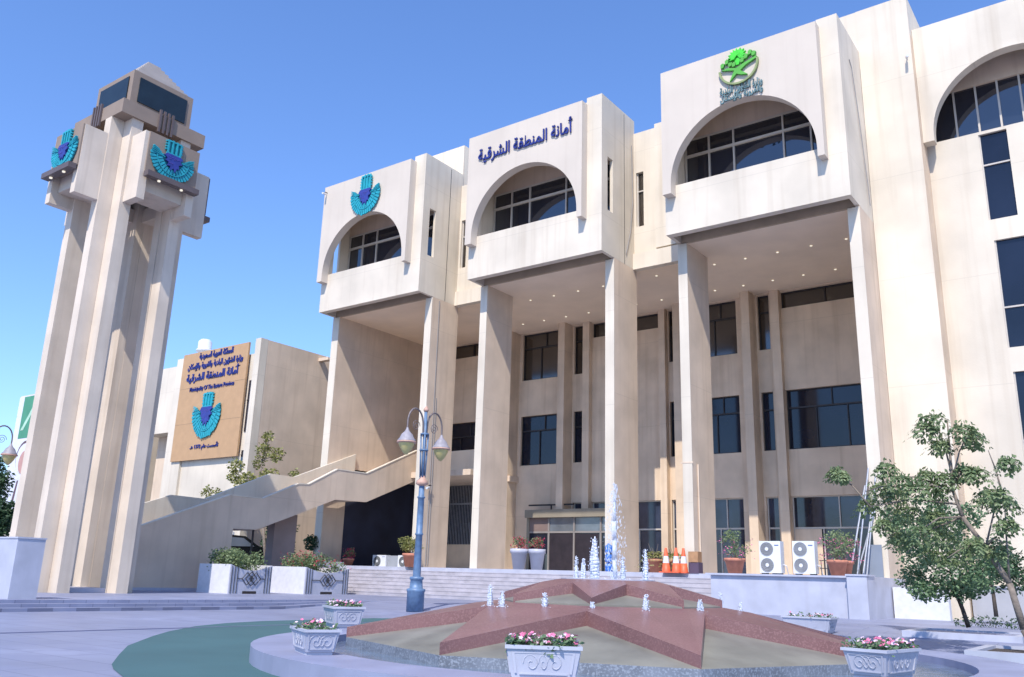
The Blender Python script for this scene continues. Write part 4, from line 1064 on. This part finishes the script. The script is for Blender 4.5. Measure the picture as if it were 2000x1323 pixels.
# ---- condenser units
def ac(x, y, z, w_, h, fans, label, face=1):
    t = thing('air_conditioner', label, 'air conditioner', (x, y, z), 'outdoor air conditioning units')
    d = .34
    obj('casing', B(x - w_ / 2, x + w_ / 2, y, y + d, z + .06, z + h), acwhite, t)
    obj('feet', MB().box(x - w_ / 2 + .05, x - w_ / 2 + .2, y + .02, y + d - .02, z, z + .06).box(x + w_ / 2 - .2, x + w_ / 2 - .05, y + .02, y + d - .02, z, z + .06), acdark, t)
    for k in range(fans):
        cz = z + .06 + (h - .06) * (k + .5) / fans; cx = x - w_ * .14; r = min(w_ * .30, (h - .1) / fans * .43)
        g = MB()
        for q in range(4):
            rr = r * (1 - q * .23); pts = [(cx + rr * math.cos(2 * PI * i / 20), y - .012, cz + rr * math.sin(2 * PI * i / 20)) for i in range(21)]; g.tube(pts, .010, 5)
        for i in range(8): a = PI * i / 8; g.cyl((cx - r * math.cos(a), y - .014, cz - r * math.sin(a)), (cx + r * math.cos(a), y - .014, cz + r * math.sin(a)), .005, n=4)
        obj('fan_opening', MB().cyl((cx, y - .004, cz), (cx, y + .01, cz), r, n=24), acgrey if fans > 1 else acdark, t); obj('fan_grille', g, acgrey, t)
        obj('fan_hub', MB().cyl((cx, y - .022, cz), (cx, y - .004, cz), r * .28, n=14), acwhite, t)
    obj('refrigerant_pipe', MB().tube([(x + w_ / 2 + .01, y + .2, z + .35), (x + w_ / 2 + .1, y + .25, z + .3), (x + w_ / 2 + .1, y + .4, z + .03), (x + w_ / 2 + .05, y + 1.2, z + .02)], .02, 6), white, t)
    obj('badge', B(x + w_ * .22, x + w_ * .42, y - .006, y - .001, z + h * .86, z + h * .89), mat('badge_blue', (.1, .14, .35)), t)
ac(-10.95, 29.9, 1.5, .74, 1.12, 2, 'tall white twin-fan unit on the terrace, left one of the pair')
ac(-9.80, 29.9, 1.5, .74, 1.12, 2, 'tall white twin-fan unit on the terrace, right one of the pair')
ac(-33.0, 33.5, 1.42, .95, .68, 1, 'low white single-fan unit in the dark undercroft below the stairs')
ac(-31.2, 33.5, 1.42, .95, .68, 1, 'low white unit in the undercroft partly behind the yellow-green pot')
obj_ = obj('cabinet', B(-32.45, -31.75, 33.6, 33.95, 1.42, 2.08), mat('grey_cabinet', (.3, .32, .36))); tag(obj_, 'plain grey cabinet between the two low units under the stairs', 'cabinet')
# benches rail behind second unit
mb = MB()
for k in range(6): mb.cyl((-9.3 + k * .13, 30.1, 1.5), (-9.3 + k * .13, 30.1, 2.0), .012, n=5)
mb.cyl((-9.35, 30.1, 2.0), (-8.6, 30.1, 2.0), .014, n=6).cyl((-9.35, 30.1, 1.75), (-8.6, 30.1, 1.75), .014, n=6)
tag(obj('iron_bench', mb, ironb), 'thin iron bench frame beside the right twin-fan unit', 'bench')

# ---- cones
def cone(x, y, label):
    t = thing('traffic_cone', label, 'traffic cone', (x, y, 1.5), 'orange and white traffic cones on the terrace'); z = 1.5
    obj('foot', B(x - .2, x + .2, y - .2, y + .2, z, z + .04), orange, t)
    obj('body', MB().lathe((x, y, z + .04), [(.16, 0), (.12, .32), (.119, .32)], 16), orange, t, True)
    obj('tip', MB().lathe((x, y, z + .04), [(.088, .55), (.045, .85), (.04, .86), (0, .86)], 16), orange, t, True)
    obj('white_band', MB().lathe((x, y, z + .04), [(.122, .31), (.09, .56)], 16), white, t, True)
cone(-15.13, 30.45, 'orange and white traffic cone, leftmost of the three before the palm pot')
cone(-14.72, 30.45, 'orange and white traffic cone, middle of the three')
cone(-14.5, 30.62, 'orange and white traffic cone, rightmost of the three next to the cardboard box')
bx = thing('cardboard_box', 'brown cardboard box on a dark crate beside the traffic cones', 'box', (-14.1, 30.7, 1.5))
obj('carton', B(-14.3, -13.92, 30.6, 30.95, 1.9, 2.28), wood, bx)
tag(obj('dark_crate', MB().box(-14.3, -13.9, 30.6, 30.98, 1.5, 1.56).box(-14.3, -14.26, 30.6, 30.98, 1.56, 1.895).box(-13.94, -13.9, 30.6, 30.98, 1.56, 1.895).box(-14.26, -13.94, 30.62, 30.96, 1.56, 1.89), mat('dark_purple_plastic', (.09, .06, .10))), 'dark crate under the cardboard box by the cones', 'crate')
bb = thing('water_dispenser', 'bright blue stacked water bottles standing just left of the pier behind the jets', 'bottles', (-17.85, 30.9, 1.5))
for k in range(3): obj('bottle', MB().lathe((-17.85, 30.92, 1.5 + k * .36), [(0, 0), (.15, 0), (.15, .1), (.135, .12), (.15, .14), (.15, .26), (.06, .32), (.05, .355), (0, .355)], 16), bluepl, bb, True)
# ---- poles leaning in the corner
pl = thing('leaning_poles', 'bundle of grey metal poles leaning in the corner right of the pots', 'poles', (-7.9, 30, 1.5))
for k, (xb, xt, h) in enumerate(((-8.35, -7.95, 3.0), (-8.15, -7.8, 3.6), (-8.0, -7.72, 2.6), (-7.9, -7.6, 3.3), (-8.25, -7.7, 2.2))):
    obj('pole', MB().cyl((xb, 29.9 + k * .09, 1.5), (xt, 31.0 + k * .02, 1.5 + h), .028, n=8), steel, pl)
tag(obj('metal_panel', MB().prism([(-8.2, 1.5), (-7.55, 1.5), (-7.55, 2.55), (-8.0, 2.55)], 'y', 30.9, 30.94), mat('grey_sheet', (.22, .25, .3), .5)), 'grey sheet panel behind the leaning poles', 'panel')
# ---- cameras and small bits
def camera_bit(x, y, z, label):
    t = thing('security_camera', label, 'security camera', (x, y, z), 'small security cameras on the walls')
    obj('mount', MB().tube([(x, y, z), (x, y - .14, z), (x, y - .2, z - .06)], .025, 6), frame_d, t)
    obj('housing', MB().cyl((x - .02, y - .12, z - .1), (x + .06, y - .38, z - .16), .055, n=10), acwhite, t)
camera_bit(-35.05, 29.55, 21.5, 'small camera at the top left corner of the left bay')
camera_bit(-5.6, 33.0, 21.3, 'small camera high on the wall left of the right wing arch')
camera_bit(-28.0, 31.6, 5.3, 'small white camera on the pier beside the grille window')
# car
tag(obj('rear_pavement', B(-60, -36.2, 24, 39.9, .2, 1.1), mat('rear_asphalt', (.12, .12, .13), .9)), kind='structure')
cr = thing('parked_car', 'dark car glimpsed through the opening under the staircase', 'car', (-39.7, 30, 1.1))
prof = [(27.6, 1.45), (27.65, 2.1), (27.9, 2.75), (28.4, 2.9), (29.6, 2.86), (30.5, 2.38), (31.9, 2.25), (32.3, 2.05), (32.35, 1.45)]
obj('body', MB().prism(prof, 'x', -40.7, -39.0), carpaint, cr)
obj('side_window', MB().prism([(28.15, 2.3), (28.4, 2.78), (29.45, 2.76), (30.2, 2.36)], 'x', -38.998, -38.98), mat('car_glass', (.22, .26, .32), .1, spec=.9), cr)
for y in (28.5, 31.5):
    wh = obj('wheel', MB().cyl((-39.2, y, 1.44), (-38.97, y, 1.44), .34, n=20), frame_d, cr); obj('rim', MB().cyl((-38.97, y, 1.44), (-38.95, y, 1.44), .2, n=14), steel, wh)
tag(obj('street_wall', B(-60, -35.6, 40, 40.3, .25, 4.6), beige), 'beige wall seen beyond the car under the staircase', 'wall')
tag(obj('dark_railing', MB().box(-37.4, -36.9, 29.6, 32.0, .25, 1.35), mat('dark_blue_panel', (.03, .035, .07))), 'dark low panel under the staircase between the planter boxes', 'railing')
# equipment on roof
tag(obj('roof_unit', B(-15.6, -14.9, 33.4, 34.2, 21.25, 22.0), steel), 'grey unit on the roof between the middle and right bays', 'roof unit')
